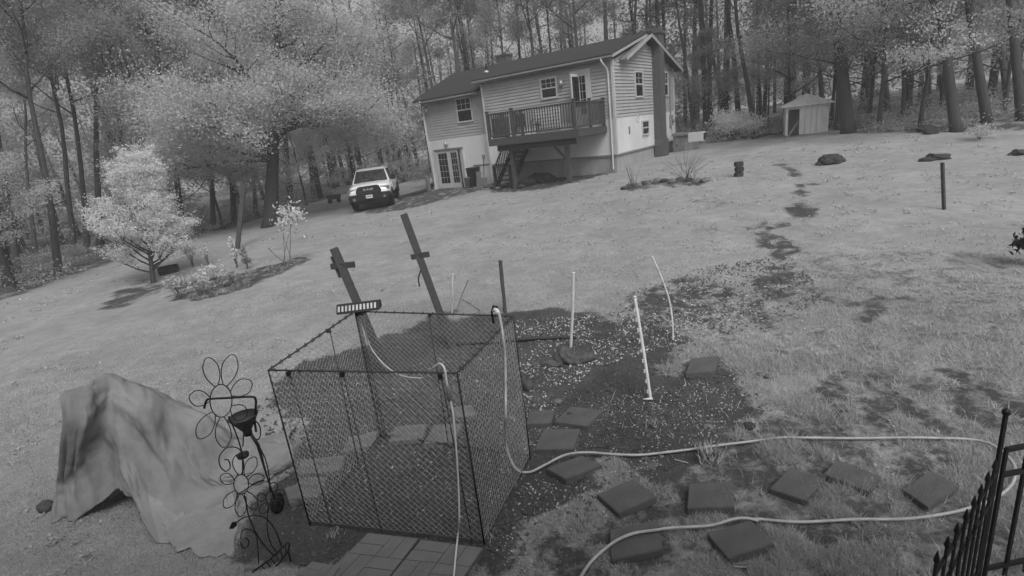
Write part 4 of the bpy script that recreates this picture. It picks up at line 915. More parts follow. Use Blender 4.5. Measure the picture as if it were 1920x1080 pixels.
wr = .035 * hang + .055 * fold * np.clip(uu * 6 - .6, .0, 1) * np.clip(rd * 1.2 - .1, 0, 1) * np.clip(TV[:, :, 2] * 2 + .2, 0, 1) + .03 * crum * np.clip(1 - TV[:, :, 2] * 1.5, .15, 1) + .035 * (fbm(uu * 16 + vv * 3, vv * 2.5, 41, 3) - .5) + .02 * np.sin(uu * 46 + 5 * vv + 3 * fbm(uu * 6, vv * 4, 44)) * np.clip(vv * 1.4 - .3, 0, 1) + .014 * (fbm(uu * 30, vv * 20, 47, 3) - .5)
TV = TV + nor * (wr * drape * 1.3)[:, :, None]
hem_ = np.clip((vv - .93) * 14, 0, 1)[:, :, None]; jx = fbm(uu * 40, vv * 0 + 3, 57, 3) - .5; TV = TV + hem_ * np.stack([jx * .10, (fbm(uu * 34, vv * 0 + 8, 59, 3) - .5) * .22, jx * 0], 2)
TV[:, :, 2] = np.maximum(TV[:, :, 2], gz(TV[:, :, 0], TV[:, :, 1]) + .006)
I = np.arange(ni * nj).reshape(nj, ni); F = np.stack([I[:-1, :-1], I[:-1, 1:], I[1:, 1:], I[1:, :-1]], 2).reshape(-1, 4)
tb = Vector((-3.9, 4.7, 0)); tarp = thing('tarpaulin', 'crumpled canvas tarpaulin draped over a tall lumpy thing on the lawn', 'tarpaulin', tb)
tme = np_mesh('canvas', TV.reshape(-1, 3) - np.array(tb), F, m_tarp, True); to = link('canvas', tme, tarp)
tme.materials.append(m_tarp2); FJ, FI = np.meshgrid(np.arange(nj - 1) / 18, np.arange(ni - 1) / 18, indexing='ij')
edge_ = .25 * (fbm(FI * 3, FJ * 3, 58) - .5); tme.polygons.foreach_set('material_index', (((FI + edge_ > 6.1)) | ((FJ + edge_ > 3.05) & (FI > 3.2) & (FI < 5.7))).astype(np.int32).ravel()); tme.update()
md = to.modifiers.new('thick', 'SOLIDIFY'); md.thickness = .006
q = at(432, 1041, .02) - tb; mb = MB(); mb.tube([q + Vector((.014 * math.cos(k), .014 * math.sin(k), .012)) for k in np.linspace(0, 2 * PI, 12, endpoint=False)], .006, 6, True); mb.build('eyelet', m_chrome, tarp, True)
p = gp(88, 957); blob('clod', 'dark clod beside the left bottom corner of the tarpaulin', 'clod', p + Vector((0, 0, .04)), .07, .06, .07, m_soil, 66)
p = gp(165, 978)

# ================================================================== METAL FLOWER ORNAMENT
fb = Vector((-2.2, 3.6, 0)); fl = thing('flower_ornament', 'black wire garden ornament of three flowers on curling stems', 'garden ornament', fb)
def K(cx, cy, y=0.):      # crop pixel -> point in the ornament's upright plane, relative to its base
    px = 340 + cx / 2.512; py = 650 + cy / 2.512; d = ray(px, py); nn = np.array([-.25, .97, 0]); k = (np.array(fb) + nn * y - _C) @ nn / (d @ nn); return Vector(_C + d * k) - fb
def wire(pts, r, name, closed=False, y=0., n=5, par=fl):
    q = [K(a, b, y) for a, b in pts]; q = spline(q + ([q[0]] if closed else []), n)
    mb = MB(); mb.tube(q[:-1] if closed else q, r, 6, closed); return mb.build(name, m_iron, par, True)
def flower(cx, cy, rx, ry, tips, wdt, y):
    ring = wire([(cx + rx * math.cos(t), cy + ry * math.sin(t)) for t in np.linspace(0, 2 * PI, 14, endpoint=False)], .0042, 'flower_ring', True, y, 3)
    for (tx, ty) in tips:
        dx, dy = tx - cx, ty - cy; L_ = math.hypot(dx, dy); ux, uy = dx / L_, dy / L_; r0 = 1 / math.sqrt((ux / rx) ** 2 + (uy / ry) ** 2)
        P = []
        for (s_, w_) in [(0, -.12), (.3, -.42), (.65, -.5), (.92, -.26), (1.0, 0), (.92, .26), (.65, .5), (.3, .42), (0, .12)]:
            q = r0 + (L_ - r0) * s_; P.append((cx + ux * q - uy * w_ * wdt, cy + uy * q + ux * w_ * wdt))
        wire(P, .0036, 'petal', False, y, 4)
flower(187, 255, 52, 77, [(122, 52), (245, 38), (330, 165), (37, 238), (80, 432), (202, 474), (305, 330)], 74, 0)
flower(282, 648, 35, 46, [(262, 510), (348, 520), (390, 615), (184, 612), (204, 758), (278, 800), (352, 765)], 52, .05)
flower(418, 713, 20, 30, [(486, 682), (358, 706), (472, 762), (374, 785), (440, 640)], 38, .12)
wire([(222, 328), (250, 390), (275, 460), (288, 520), (288, 600)], .0052, 'stem')
wire([(303, 705), (318, 800), (368, 905), (432, 982)], .0052, 'stem', y=.05)
wire([(412, 745), (404, 850), (420, 925), (447, 965)], .0048, 'stem', y=.12)
wire([(240, 845), (300, 803), (385, 800), (438, 858), (472, 940)], .0052, 'stem', y=.03)
wire([(288, 500), (262, 476), (215, 476), (180, 515), (182, 560), (208, 587), (230, 568), (222, 535), (203, 532)], .0045, 'scroll')
wire([(278, 905), (290, 865), (325, 862), (355, 900), (364, 1025)], .0045, 'scroll', y=.06)
wire([(300, 900), (318, 915), (310, 945), (290, 945), (278, 920)], .005, 'scroll', y=.06)
wire([(362, 462), (396, 530), (412, 600), (420, 685)], .0048, 'stem', y=.12)
wire([(345, 440), (368, 430), (372, 385), (352, 352), (318, 355), (296, 395), (290, 470)], .005, 'scroll', y=.10)
wire([(338, 1058), (420, 1000), (500, 924), (502, 962), (440, 1040), (380, 1085)], .007, 'basket_rim', y=.02, n=3)
wire([(502, 962), (515, 1010), (530, 1090)], .007, 'foot_spike', y=.02); wire([(338, 1058), (350, 1100)], .007, 'foot_spike', y=.02)
for k in range(7):
    u_ = (k + .5) / 7; wire([(338 + 162 * u_, 1058 - 134 * u_), (380 + 122 * u_, 1085 - 123 * u_)], .004, 'basket_slat', y=.025, n=1)
mb = MB(); q = [K(a, b, .03) for a, b in [(226, 856), (238, 828), (258, 826), (262, 842), (246, 856)]]; c = sum(q, Vector()) / 5; mb.prism([(i,) for i in range(5)], lambda i: q[i] + Vector((0, -.006, 0)), lambda i: q[i] + Vector((0, .006, 0))); mb.build('leaf', m_iron, fl)
# black spreader with bent-pipe handle, behind the ornament
sp0 = gp(524, 958); spr = thing('hand_spreader', 'black bent-pipe handle with dark cone hopper behind the flower ornament', 'spreader', sp0)
def S_(cx, cy, z=None, y=4.35):
    px = 340 + cx / 2.512; py = 650 + cy / 2.512; d = ray(px, py); k = y / d[1]; return Vector(_C + d * k) - sp0
mb = MB(); mb.tube(spline([S_(108, 290), S_(118, 255), S_(138, 246), S_(230, 241), S_(330, 236), S_(350, 250), S_(350, 290), S_(346, 350), S_(352, 400)], 5), .0105, 8); mb.build('handle', m_iron, spr, True)
hc = S_(290, 325); mb = MB(); mb.lathe([(.13, 0), (.125, -.01), (.04, -.15), (.035, -.2), (.02, -.2), (.02, -.13), (.11, -.01)], tuple(hc), 18); mb.build('hopper', M('dark grey plastic', .035, rough=.6), spr, True)
mb = MB(); mb.tube([hc + Vector((.02, 0, -.18)), S_(362, 465), S_(400, 600, y=4.3), S_(440, 720, y=4.25)], [.014, .016, .008, .008], 8); mb.build('shaft', m_iron, spr, True)
mb = MB(); mb.lathe([(.03, -.03), (.085, -.028), (.095, 0), (.085, .028), (.03, .03)], (0, 0, .095), 16, 'x'); mb.build('wheel', m_black, spr, True)
mb = MB(); mb.tube([S_(440, 720, y=4.25), Vector((0, 0, .095))], .012, 6); mb.build('axle', m_iron, spr)
mb = MB(); mb.lathe([(.02, -.015), (.05, -.015), (.055, .015), (.02, .02)], tuple(S_(290, 512)), 12); mb.build('spinner', m_black, spr, True)

# ================================================================== IRON FENCE (bottom right)
tips = [(1867, 863), (1854, 886), (1841, 910), (1828, 932), (1813, 957), (1796, 982), (1778, 1008), (1758, 1036)]
tp = [at(x, y, 1.0) for x, y in tips]; post = at(1887, 771, 1.29)
ib = Vector((post.x, post.y, 0)); fe = thing('iron_fence', 'black iron picket fence seen from above at the bottom right corner', 'fence', ib)
mb = MB(); mb.box(-.009, .009, -.009, .009, -.1, 1.26); mb.lathe([(.012, 1.26), (.022, 1.275), (.02, 1.295), (.006, 1.31)], (0, 0, 0), 8); mb.build('post', m_iron, fe)
for p in tp:
    mb = MB(); mb.box(-.0055, .0055, -.0055, .0055, -.05, .93); mb.lathe([(.0055, .93), (.014, .95), (.010, .975), (.002, 1.01)], (0, 0, 0), 8); mb.lathe([(.006, .70), (.013, .72), (.006, .74)], (0, 0, 0), 8)
    o = mb.build('picket', m_iron, fe); o.location = (p.x - ib.x, p.y - ib.y, 0)
for z in (.86, .66, .14):
    mb = MB(); e = tp[-1] - tp[-2]; mb.beam((0, 0, z), (tp[-1].x - ib.x, tp[-1].y - ib.y, z), .014, .022); mb.build('rail', m_iron, fe)
g0 = at(1887, 843, 1.02); g1 = at(1935, 834, 1.02); gt = thing('iron_gate', 'black iron gate panel beyond the picket fence at the right edge', 'gate', (g0.x, g0.y, 0))
dv = Vector((g1.x - g0.x, g1.y - g0.y, 0)); dv = dv.normalized() * .75
for z in (1.02, .84, .12): mb = MB(); mb.beam((0, 0, z), (dv.x, dv.y, z), .02, .03); mb.build('rail', m_iron, gt)
for k in range(6): q = dv * (k / 5); mb = MB(); mb.box(q.x - .009, q.x + .009, q.y - .009, q.y + .009, .02, 1.03); mb.build('picket', m_iron, gt)

# ================================================================== TREES
def grow_tree(rng, H, r0, first, nlimb, spread, elev=.6, sec=6, lean=.0, fork=None, droop=0., crook=.05, prof=None):
    """returns MB of trunk and limbs, and the points that carry leaves"""
    mb = MB(); P = [Vector((0, 0, -.15))]; nseg = 12; d = Vector((lean, 0, 1)).normalized(); jit = Vector((0, 0, 0))
    for i in range(nseg):
        jit = jit * .6 + Vector((rng.normal(), rng.normal(), 0)) * crook; P.append(P[-1] + (d + jit * (i / nseg + .15)).normalized() * (H / nseg))
    R = [r0 * (1 - .85 * (i / nseg) ** 1.1) for i in range(nseg + 1)]; R[0] = r0 * 1.45; R[1] = r0 * 1.02
    P.insert(1, P[0].lerp(P[1], .35)); R.insert(1, r0 * 1.12)
    mb.tube(P, R, 9); cen = []
    def pos(t):
        x = t * nseg; i = min(int(x), nseg - 1); return P[i + 1].lerp(P[min(i + 2, nseg + 1)], x - i) if i > 0 else P[0].lerp(P[2], x)
    def limb(p, dv, L, r, lvl):
        k = 5; pts = [p]; dd = dv.copy()
        for i in range(k):
            dd = (dd + Vector((rng.normal(), rng.normal(), rng.normal() * .6)) * .16 + Vector((0, 0, .10 - droop * (i / k)))).normalized(); pts.append(pts[-1] + dd * (L / k))
        mb.tube(pts, [r * (1 - .82 * i / k) for i in range(k + 1)], 5 if lvl else 6)
        if lvl >= 1 or (droop and L > 3):
            for i in range(2, k + 1): cen.append(pts[i])
            cen.append(pts[-1] + dd * L * .12)
        else: cen.append(pts[-1]); cen.append(pts[-2])
        if lvl < 2:
            m = sec if lvl == 0 else 3
            for j in range(m):
                t = .3 + .68 * (j + rng.random()) / m; i = min(int(t * k), k - 1); q = pts[i].lerp(pts[i + 1], t * k - i)
                side = dd.cross(Vector((0, 0, 1))).normalized() * (1 if j % 2 else -1)
                nd = (dd * .75 + side * rng.uniform(.5, 1.1) + Vector((0, 0, rng.uniform(-.15, .45)))).normalized()
                limb(q, nd, L * rng.uniform(.32, .55), r * .42 * (1 - .5 * t), lvl + 1)
    az = rng.uniform(0, 6.28)
    for i in range(nlimb):
        t = first + (1 - first) * ((i + rng.random() * .6) / nlimb); az += 2.4 + rng.normal() * .3
        f = prof(t) if prof else (1 - ((t - first) / (1 - first)) * .75)
        el = elev + .5 * (t - first); dv = Vector((math.cos(az) * math.cos(el), math.sin(az) * math.cos(el), math.sin(el)))
        limb(pos(t), dv, spread * f * rng.uniform(.75, 1.15), r0 * .5 * (1 - .7 * t), 0)
    if fork:
        for (az_, el_, t_, L_, r_) in fork:
            dv = Vector((math.cos(az_) * math.cos(el_), math.sin(az_) * math.cos(el_), math.sin(el_))); limb(pos(t_), dv, L_, r_, 0)
    cen.append(P[-1]); return mb, np.array([tuple(c) for c in cen])
class Kind: pass
def tree_kind(seed, nleaf, size, spread_l, leafmat, barkmat=m_bark, flat=.6, **kw):
    rng = np.random.default_rng(seed); mb, cen = grow_tree(rng, **kw); k = Kind()
    o = mb.build('trunk', barkmat, None, True, fix=False); k.trunk = o.data; bpy.data.objects.remove(o)
    k.crown = leaves_mesh('crown', cen, nleaf, spread_l, size, leafmat, rng, flat); k.H = kw['H']; return k
def plant_tree(kind, base, label, axis=None, scale=1., spin=0., group=None, name='forest_tree', cat='tree'):
    t = thing(name, label, cat, base, 0, group); piece('trunk', kind.trunk, t); piece('crown', kind.crown, t)
    a = (axis or Vector((0, 0, 1))).normalized(); t.rotation_mode = 'QUATERNION'
    t.rotation_quaternion = Vector((0, 0, 1)).rotation_difference(a) @ Matrix.Rotation(spin, 3, 'Z').to_quaternion(); t.scale = (scale,) * 3; return t

# the big tree left of the truck
b = g(508, 424); big = tree_kind(5, 240000, .10, .48, m_leaf, H=15, r0=.34, first=.31, nlimb=19, spread=4.9, elev=.30, sec=10, droop=.36, crook=.03,
      fork=[(.15, .85, .30, 6.4, .2), (.35, .35, .32, 4.8, .12), (PI - .2, .12, .24, 5.4, .11), (PI + .5, .2, .28, 5.0, .11), (-.5, .32, .31, 4.4, .1), (PI * 1.5, .15, .28, 4.6, .1), (-.1, .22, .36, 5.0, .1), (PI + .1, -.02, .32, 5.6, .1), (-.9, .3, .33, 4.2, .08), (PI - .4, -.12, .25, 5.4, .08), (PI + .3, -.08, .23, 5.2, .08), (PI + 1., -.1, .25, 4.8, .08), (.5, .2, .34, 4.8, .08), (PI * 1.35, -.05, .26, 4.4, .08), (PI - .9, -.05, .26, 4.6, .08)])
plant_tree(big, b, 'big spreading tree with forked dark trunk on the lawn left of the truck', at_depth(514, 250, b) - b, 1., 0, None, 'lawn_tree')
# the small layered tree at the left
b = g(288, 530); sm = tree_kind(8, 80000, .06, .12, m_leaf_pale, flat=.45, H=4.5, r0=.09, first=.12, nlimb=48, spread=1.75, elev=.38, sec=8, crook=.03, prof=lambda t: .5 + .55 * (1 - t) if t > .25 else .95)
plant_tree(sm, b, 'small bushy pale-leaved tree on the lawn at the left', at_depth(275, 400, b) - b, .80, .8, None, 'ornamental_tree')
# sapling
b = g(538, 500); sap = thing('sapling', 'slim sapling with pale leaves at its top beside the planting bed', 'sapling', b)
mb = MB(); rn = np.random.default_rng(3); tp_ = []
for (px, py, r) in [(545, 385, .014), (530, 395, .012), (555, 390, .012), (522, 410, .010)]:
    q = at_depth(px, py, b) - b; s0 = Vector((rn.normal() * .06, rn.normal() * .06, 0)); mb.tube(spline([s0, s0.lerp(q, .4) + Vector((rn.normal() * .05, 0, 0)), q], 4), [r * (1 - .6 * i / 8) for i in range(9)], 5); tp_ += [q, s0.lerp(q, .88), s0.lerp(q, .75)]
q = at_depth(503, 465, b) - b; mb.tube(spline([Vector((0, 0, .1)), q.lerp(Vector((0, 0, .1)), .5) + Vector((0, 0, -.05)), q], 3), .012, 5)
mb.build('stem', m_bark_pale, sap, True); link('foliage', leaves_mesh('foliage', np.array([tuple(x) for x in tp_]), 420, .16, .1, m_leaf_pale, rn, 1.), sap)

# forest kinds
fk = [tree_kind(100 + i, 36000, .115, .5, m_leaf_dim, H=17 + 1.2 * i, r0=.15 + .015 * (i % 3), first=(.3, .48, .55, .4, .6, .45)[i], nlimb=(15, 13, 11, 14, 10, 16)[i], spread=(5.0, 4.2, 4.0, 5.2, 3.6, 4.6)[i], elev=(.3, .5, .7, .25, .8, .4)[i], sec=6, crook=.06) for i in range(6)]
uk = [tree_kind(200 + i, 20000, .085, .32, m_leaf_dim if i % 2 else m_leaf, m_bark, flat=.3, H=5.5 + i, r0=.06 + .01 * i, first=.22, nlimb=13, spread=2.6 + .3 * i, elev=.15, sec=5, crook=.09) for i in range(4)]
zones = {}
def ft(zone, bpx, tpx=None, k=0, sc=1., D=None, name='forest_tree'):
    zones.setdefault(zone, []).append((bpx, tpx, k, sc, D, name))
L_ = 'left'
for a in [((20, 535), (-4, 440), 2, 1.), ((33, 512), (15, 390), 4, .8), ((110, 517), (80, 290), 1, .8), ((67, 475), (58, 400), 5, .7), ((165, 470), (145, 215), 3, .95), ((188, 460), (178, 200), 4, 1.1), ((218, 470), (290, 135), 2, .8),
          ((140, 480), (125, 330), 5, .75), ((345, 448), (318, 200), 2, .9), ((258, 465), (225, 250), 1, .85), ((400, 432), (395, 250), 4, .8), ((440, 420), (425, 220), 5, .9), ((545, 392), (538, 260), 2, 1.0), ((480, 405), (470, 230), 0, .9), ((300, 450), (270, 260), 3, .8)]: ft('left', *a)
for a in [((588, 372), (575, 250), 4, .9), ((645, 350), (630, 260), 5, .7), ((690, 335), (685, 200), 1, .9), ((745, 322), (735, 190), 2, .9), ((768, 315), (762, 180), 4, .8)]: ft('truck', *a)
for a in [((830, 240), (801, 100), 2, 1., 44), ((860, 235), (845, 30), 1, 1.2, 42), ((897, 240), (880, 30), 4, .9, 46), ((945, 230), (930, 30), 5, .8, 44), ((1005, 225), (990, 30), 1, 1.1, 43), ((1040, 225), (1028, 40), 4, .9, 45), ((1110, 215), (1085, 30), 3, 1.1, 43), ((1140, 215), (1128, 10), 2, 1.25, 42), ((1200, 200), (1187, 10), 1, 1.1, 44)]: ft('behind', *a)
for a in [((1301, 235), (1290, 128), 4, .75, 40), ((1340, 215), (1325, 109), 4, .7, 44), ((1366, 207), (1345, 110), 2, 1., 46), ((1386, 205), (1375, 60), 1, 1.2, 45), ((1415, 243), (1396, 80), 3, 1.0, 38), ((1428, 220), (1420, 60), 4, .8, 44)]: ft('mid', *a)
for a in [((1590, 254), (1566, 40), 1, 1.6, 31), ((1793, 247), (1770, 80), 2, 1.0, None), ((1742, 213), (1738, 101), 4, .8, 38), ((1850, 240), (1822, 78), 3, 1.1, 30), ((1707, 215), (1685, 40), 0, 1.1, 38), ((1915, 235), (1893, 20), 4, 1.0, 30), ((1665, 222), (1650, 80), 5, .9, 40), ((1630, 225), (1622, 90), 4, .8, 42), ((1545, 225), (1532, 60), 2, .9, 42), ((1490, 200), (1480, 60), 0, .9, 44), ((1770, 215), (1752, 90), 5, .9, 42), ((1885, 222), (1868, 80), 2, .8, 38)]: ft('right', *a)
ORD = 'first second third fourth fifth sixth seventh eighth ninth tenth eleventh twelfth thirteenth fourteenth fifteenth sixteenth seventeenth eighteenth nineteenth twentieth'.split()
ZL = {'left': '{} forest trunk from the left edge, in the woods left of the big tree', 'truck': '{} forest trunk from the left between the big tree and the house',
      'behind': '{} forest tree from the left rising behind the house roof', 'mid': '{} forest trunk from the left between the house and the shed', 'right': '{} forest trunk from the left, at and right of the shed'}
special = {(1590, 254): 'thick straight forest trunk with flared foot just right of the shed', (110, 517): 'tall dark forest trunk at the left with its foot on the lawn edge', (218, 470): 'slanting forest trunk at the left leaning to the right', (1793, 247): 'bare dark forest trunk standing forward on the lawn edge at the far right'}
for z, lst in zones.items():
    for i, (bpx, tpx, k, sc, D, nm) in enumerate(sorted(lst, key=lambda q: q[0][0])):
        if D:
            b = at_dist(bpx[0], bpx[1], D); b.z = float(terr(b.x, b.y))
        else: b = g(*bpx)
        ax = at_depth(tpx[0], tpx[1], b) - at_depth(bpx[0], bpx[1], b)
        plant_tree(fk[k], b, special.get(bpx, ZL[z].format(ORD[i])), ax, sc, i * 1.7 + len(z), 'forest trees round the clearing')
# leafy understorey trees with foliage near the ground
und = [((50, 470), 1, .9), ((330, 450), 3, .8), ((420, 430), 1, 1.), ((30, 545), 2, .7), ((575, 385), 2, .8), ((690, 345), 3, .9), ((625, 360), 1, 1.), ((735, 330), 2, .9), ((775, 318), 1, 1.1)]
for i, (px, k, sc) in enumerate(und):
    b = g(*px); side = 'left of the big tree' if px[0] < 500 else 'between the big tree and the house'; rank = sorted(q[0][0] for q in und if (q[0][0] < 500) == (px[0] < 500)).index(px[0])
    plant_tree(uk[k], b, f'{ORD[rank]} low leafy understorey tree from the left, {side}', None, sc * 1.1, i * 2.1, 'understorey trees at the edge of the woods', 'understorey_tree')
und2 = [((1568, 250), 3, 1.15, 33), ((1648, 248), 2, 1.25, 30), ((1725, 246), 3, 1.0, 29.5), ((1480, 235), 3, 1.1, 37), ((1560, 235), 2, 1.2, 36), ((1630, 235), 1, 1.3, 35), ((1690, 232), 3, 1.1, 34), ((1330, 235), 1, 1.0, 42), ((1440, 230), 0, 1.2, 42), ((1760, 230), 0, 1.2, 36), ((1880, 232), 1, 1.2, 34)]
for i, (px, k, sc, D) in enumerate(und2):
    b = at_dist(px[0], px[1], D); b.z = float(terr(b.x, b.y)); rank = sorted(q[0][0] for q in und2).index(px[0])
    plant_tree(uk[k], b, f'{ORD[rank]} low leafy understorey tree from the left in the woods right of the house', None, sc, i * 2.3, 'understorey trees at the edge of the woods', 'understorey_tree')

# far wood: one mass of trunks and leaves
def far_wood():
    rng = np.random.default_rng(77); mb = MB(); cen = []
    for i in range(190):
        az = math.radians(rng.uniform(-66, 62)); D = rng.uniform(44, 78)
        if az > .3: D = rng.uniform(40, 74)
        x, y = D * math.sin(az), D * math.cos(az); z = float(terr(x, y)); h = rng.uniform(12, 20) if az > -.42 else rng.uniform(8, 13); lean = rng.normal(size=2) * .5
        mb.tube([(x, y, z - .3), (x + lean[0] * .4, y + lean[1] * .4, z + h * .5), (x + lean[0], y + lean[1], z + h)], [.2 * rng.uniform(.6, 1.3), .14, .04], 6)
        for j in range(34):
            t = rng.uniform(.06, 1.05) ** .9; a = rng.uniform(0, 6.28); r = rng.uniform(.2, 3.2) * (1.1 - .5 * abs(t - .5)); cen.append((x + lean[0] * t + r * math.cos(a), y + lean[1] * t + r * math.sin(a), z + h * t))
            if j % 6 == 0: mb.tube([(x + lean[0] * t, y + lean[1] * t, z + h * t - .6), cen[-1]], [.05, .015], 4)
    wd = thing('far_wood', 'dense far woodland of trunks and leaves closing the view', 'woodland', (0, 55, 0)); wd['kind'] = 'stuff'
    o = mb.build('trunks', m_bark, wd, True, origin=(0, 55, 0), fix=False); o.location = (0, 0, 0)
    me = leaves_mesh('foliage', np.array(cen) - np.array((0, 55, 0)), 330000, .85, .23, m_leaf_dim, rng, .55); link('foliage', me, wd)
far_wood()
# undergrowth along the foot of the woods
def undergrowth():
    rng = np.random.default_rng(78); cen = []
    edge = [g(*p) for p in [(2, 572), (70, 545), (140, 518), (215, 498), (310, 465), (390, 442), (470, 415), (560, 388), (640, 366), (700, 345), (775, 322)]]
    for i in range(len(edge) - 1):
        a, b = edge[i], edge[i + 1]; n = int((b - a).length / .25) + 1
        for k in range(n):
            p = a.lerp(b, rng.random()); out = Vector((p.x, p.y, 0)).normalized()
            q = p + out * rng.uniform(.3, 9); h = rng.uniform(.05, .5) + max(0, (q - p).length - 1.5) * rng.uniform(0, .22)
            cen.append((q.x, q.y, float(terr(q.x, q.y)) + h))
    for k in range(420):
        az = math.radians(rng.uniform(14, 56)); D = rng.uniform(33, 46) if az < .62 else rng.uniform(28.5, 42); x, y = D * math.sin(az), D * math.cos(az)
        cen.append((x, y, float(terr(x, y)) + rng.uniform(.02, .25 + .1 * max(0, D - 31))))
    for k in range(240):
        az = math.radians(rng.uniform(-22, 20)); D = rng.uniform(40, 48); x, y = D * math.sin(az), D * math.cos(az); cen.append((x, y, float(terr(x, y)) + rng.uniform(.1, 2.)))
    me = leaves_mesh('undergrowth', np.array(cen), 90000, .33, .10, m_leaf_dim, rng, .5)
    tag(link('undergrowth', me), 'low leafy undergrowth along the foot of the woods', 'undergrowth', None, 'stuff')
undergrowth()

# ================================================================== SHRUBS, BED PLANTS, STUMPS
def shrub(name, label, base, w_, h_, n, size, mat, seed, stems=9, flat=.6, group=None):
    rng = np.random.default_rng(seed); t = thing(name, label, 'shrub', base, 0, group); mb = MB(); cen = []
    for i in range(stems):
        a = rng.uniform(0, 6.28); r = w_ * math.sqrt(rng.random()); q = Vector((r * math.cos(a), r * math.sin(a), h_ * (1 - .5 * (r / w_) ** 2) * rng.uniform(.6, 1)))
        pts = spline([Vector((0, 0, -.03)), q * .5 + Vector((0, 0, .1 * h_)), q], 3); mb.tube(pts, [.012 * (1 - .7 * j / 6) * h_ for j in range(7)], 4)
        cen += [q, q * .8, pts[4]]
    mb.build('stems', m_bark_pale, t, True, fix=False); link('foliage', leaves_mesh('foliage', np.array([tuple(c) for c in cen]), n, w_ * .2, size, mat, rng, flat), t); return t
b = at_dist(1375, 252, 36); b.z = float(terr(b.x, b.y)); shrub('round_shrub', 'pale rounded shrub on the lawn edge between house and shed', b, 1.4, 1.8, 9000, .11, M('silvery leaf', .82, var=.08, scale=1.2, trans=.4, island=.1), 301, 34)
b = g(1835, 262); shrub('low_shrub', 'small pale shrub at the lawn edge below the right-hand trunks', b, .6, .5, 500, .08, m_leaf, 302, 14)
bedp = [((340, 560), .3, .75, 'leafy plant at the near left end of the planting bed', m_leaf), ((375, 555), .28, .6, 'second leafy plant from the near end of the planting bed', m_leaf), ((362, 500), .22, .9, 'tall pale flowering plant at the back of the planting bed', m_leaf_pale),
        ((405, 525), .4, .55, 'broad pale plant in the middle of the planting bed', m_leaf_pale), ((392, 498), .15, .9, 'slim pale plant behind the broad plant in the bed', m_leaf_pale), ((445, 502), .15, 1.1, 'slim plant below the leaning grey post', m_leaf_pale), ((465, 505), .18, .7, 'dark twiggy plant near the far end of the bed', m_leaf_dim), ((430, 535), .25, .35, 'low plant at the front of the planting bed', m_leaf_dim)]
for i, (px, w_, h_, lab, mt) in enumerate(bedp): shrub('bed_plant', lab, g(*px), w_, h_, 260, .09, mt, 310 + i, 8, .9, 'plants of the left bed')
b = g(1285, 340); t = thing('twiggy_shrub', 'bare twiggy shrub rising from the stone border by the house', 'shrub', b); rn = np.random.default_rng(9); mb = MB()
for k in range(30):
    a = rn.uniform(-1.1, 1.1); r_ = rn.uniform(.7, 1.25); q = Vector((math.sin(a) * r_, rn.normal() * .35, math.cos(a) * r_)); mb.tube([Vector((rn.normal() * .15, 0, -.03)), q * .5 + Vector((0, 0, .08)), q], [.008, .006, .003], 3)
mb.build('twigs', m_bark_pale, t, fix=False)
b = g(1187, 352); t = thing('twiggy_shrub', 'small bare twiggy plant at the left end of the stone border', 'shrub', b); mb = MB()
for k in range(14):
    a = rn.uniform(-.5, .5); r_ = rn.uniform(.5, 1.0); q = Vector((math.sin(a) * r_, rn.normal() * .2, math.cos(a) * r_)); mb.tube([Vector((rn.normal() * .1, 0, -.03)), q * .5, q], [.008, .006, .003], 3)
mb.build('twigs', m_bark_pale, t, fix=False)
bs = [(1172, 355), (1183, 351), (1195, 350), (1207, 346), (1219, 344), (1232, 342), (1246, 341), (1260, 343), (1275, 340), (1292, 340), (1308, 342), (1322, 341)]
for i, px in enumerate(bs): p = g(*px); blob('border_stone', f'{ORD[i]} stone from the left in the border below the house corner', 'stone', p + Vector((0, 0, .03)), .17, .12, .09 + .02 * (i % 3), m_stone if i % 3 else m_rockdk, 400 + i, .4, 'stones of the border by the house')
# rock heap under the deck
for i, (px, r) in enumerate([((992, 348), .36), ((1008, 343), .42), ((1024, 342), .38), ((1000, 336), .3), ((1036, 340), .26), ((1018, 333), .3), ((978, 354), .2), ((968, 352), .17)]):
    p = g(*px); blob('rock', f'{ORD[sorted([992,1008,1024,1000,1036,1018,978,968]).index(px[0])]} rock from the left in the heap under the deck', 'rock', p + Vector((0, .2, r * .4)), r, r * .8, r * .65, m_rockdk, 420 + i, .45, 'rocks heaped under the deck')
for i, px in enumerate([(925, 352), (933, 355), (918, 350), (910, 352)]): p = g(*px); blob('rubble', f'{ORD[sorted([925,933,918,910]).index(px[0])]} pale rubble lump from the left by the stair foot', 'stone', p + Vector((0, 0, .05)), .16, .1, .08, m_stone, 440 + i, .5, 'rubble by the stair foot')
# stumps and dark heaps on the right lawn
b = g(1558, 306); t = thing('tree_stump', 'large dark rotten stump on the lawn in front of the shed', 'stump', b); t.scale = (.78, .78, .8)
blob('root', None, None, (0, 0, .12), .50, .4, .26, m_rockdk, 501, .45, parent=t); blob('root', None, None, (.28, -.05, .06), .32, .25, .18, m_rockdk, 502, .5, parent=t); blob('root', None, None, (-.42, -.1, .03), .3, .2, .09, m_rockdk, 503, .5, parent=t)
mb = MB(); mb.lathe([(.36, 0), (.31, .25), (.28, .31), (.0, .29)], (.05, .05, .08), 11); mb.build('stump_top', m_bark, t)
b = g(1758, 298); t = thing('tree_stump', 'low flat dark stump above the lone right-hand stake', 'stump', b)
blob('root', None, None, (0, 0, .05), .42, .3, .13, m_rockdk, 504, .5, parent=t); blob('root', None, None, (-.35, 0, .0), .25, .2, .08, m_rockdk, 505, .5, parent=t)
b = g(1385, 331); t = thing('block_stack', 'short dark stack of blocks standing in the lawn below the round shrub', 'blocks', b)
for k in range(3): mb = MB(); mb.box(-.14 + .02 * (k % 2), .14 + .02 * (k % 2), -.1, .1, k * .19 - .02, k * .19 + .15); mb.build('block', m_rockdk, t, bevel=.02)
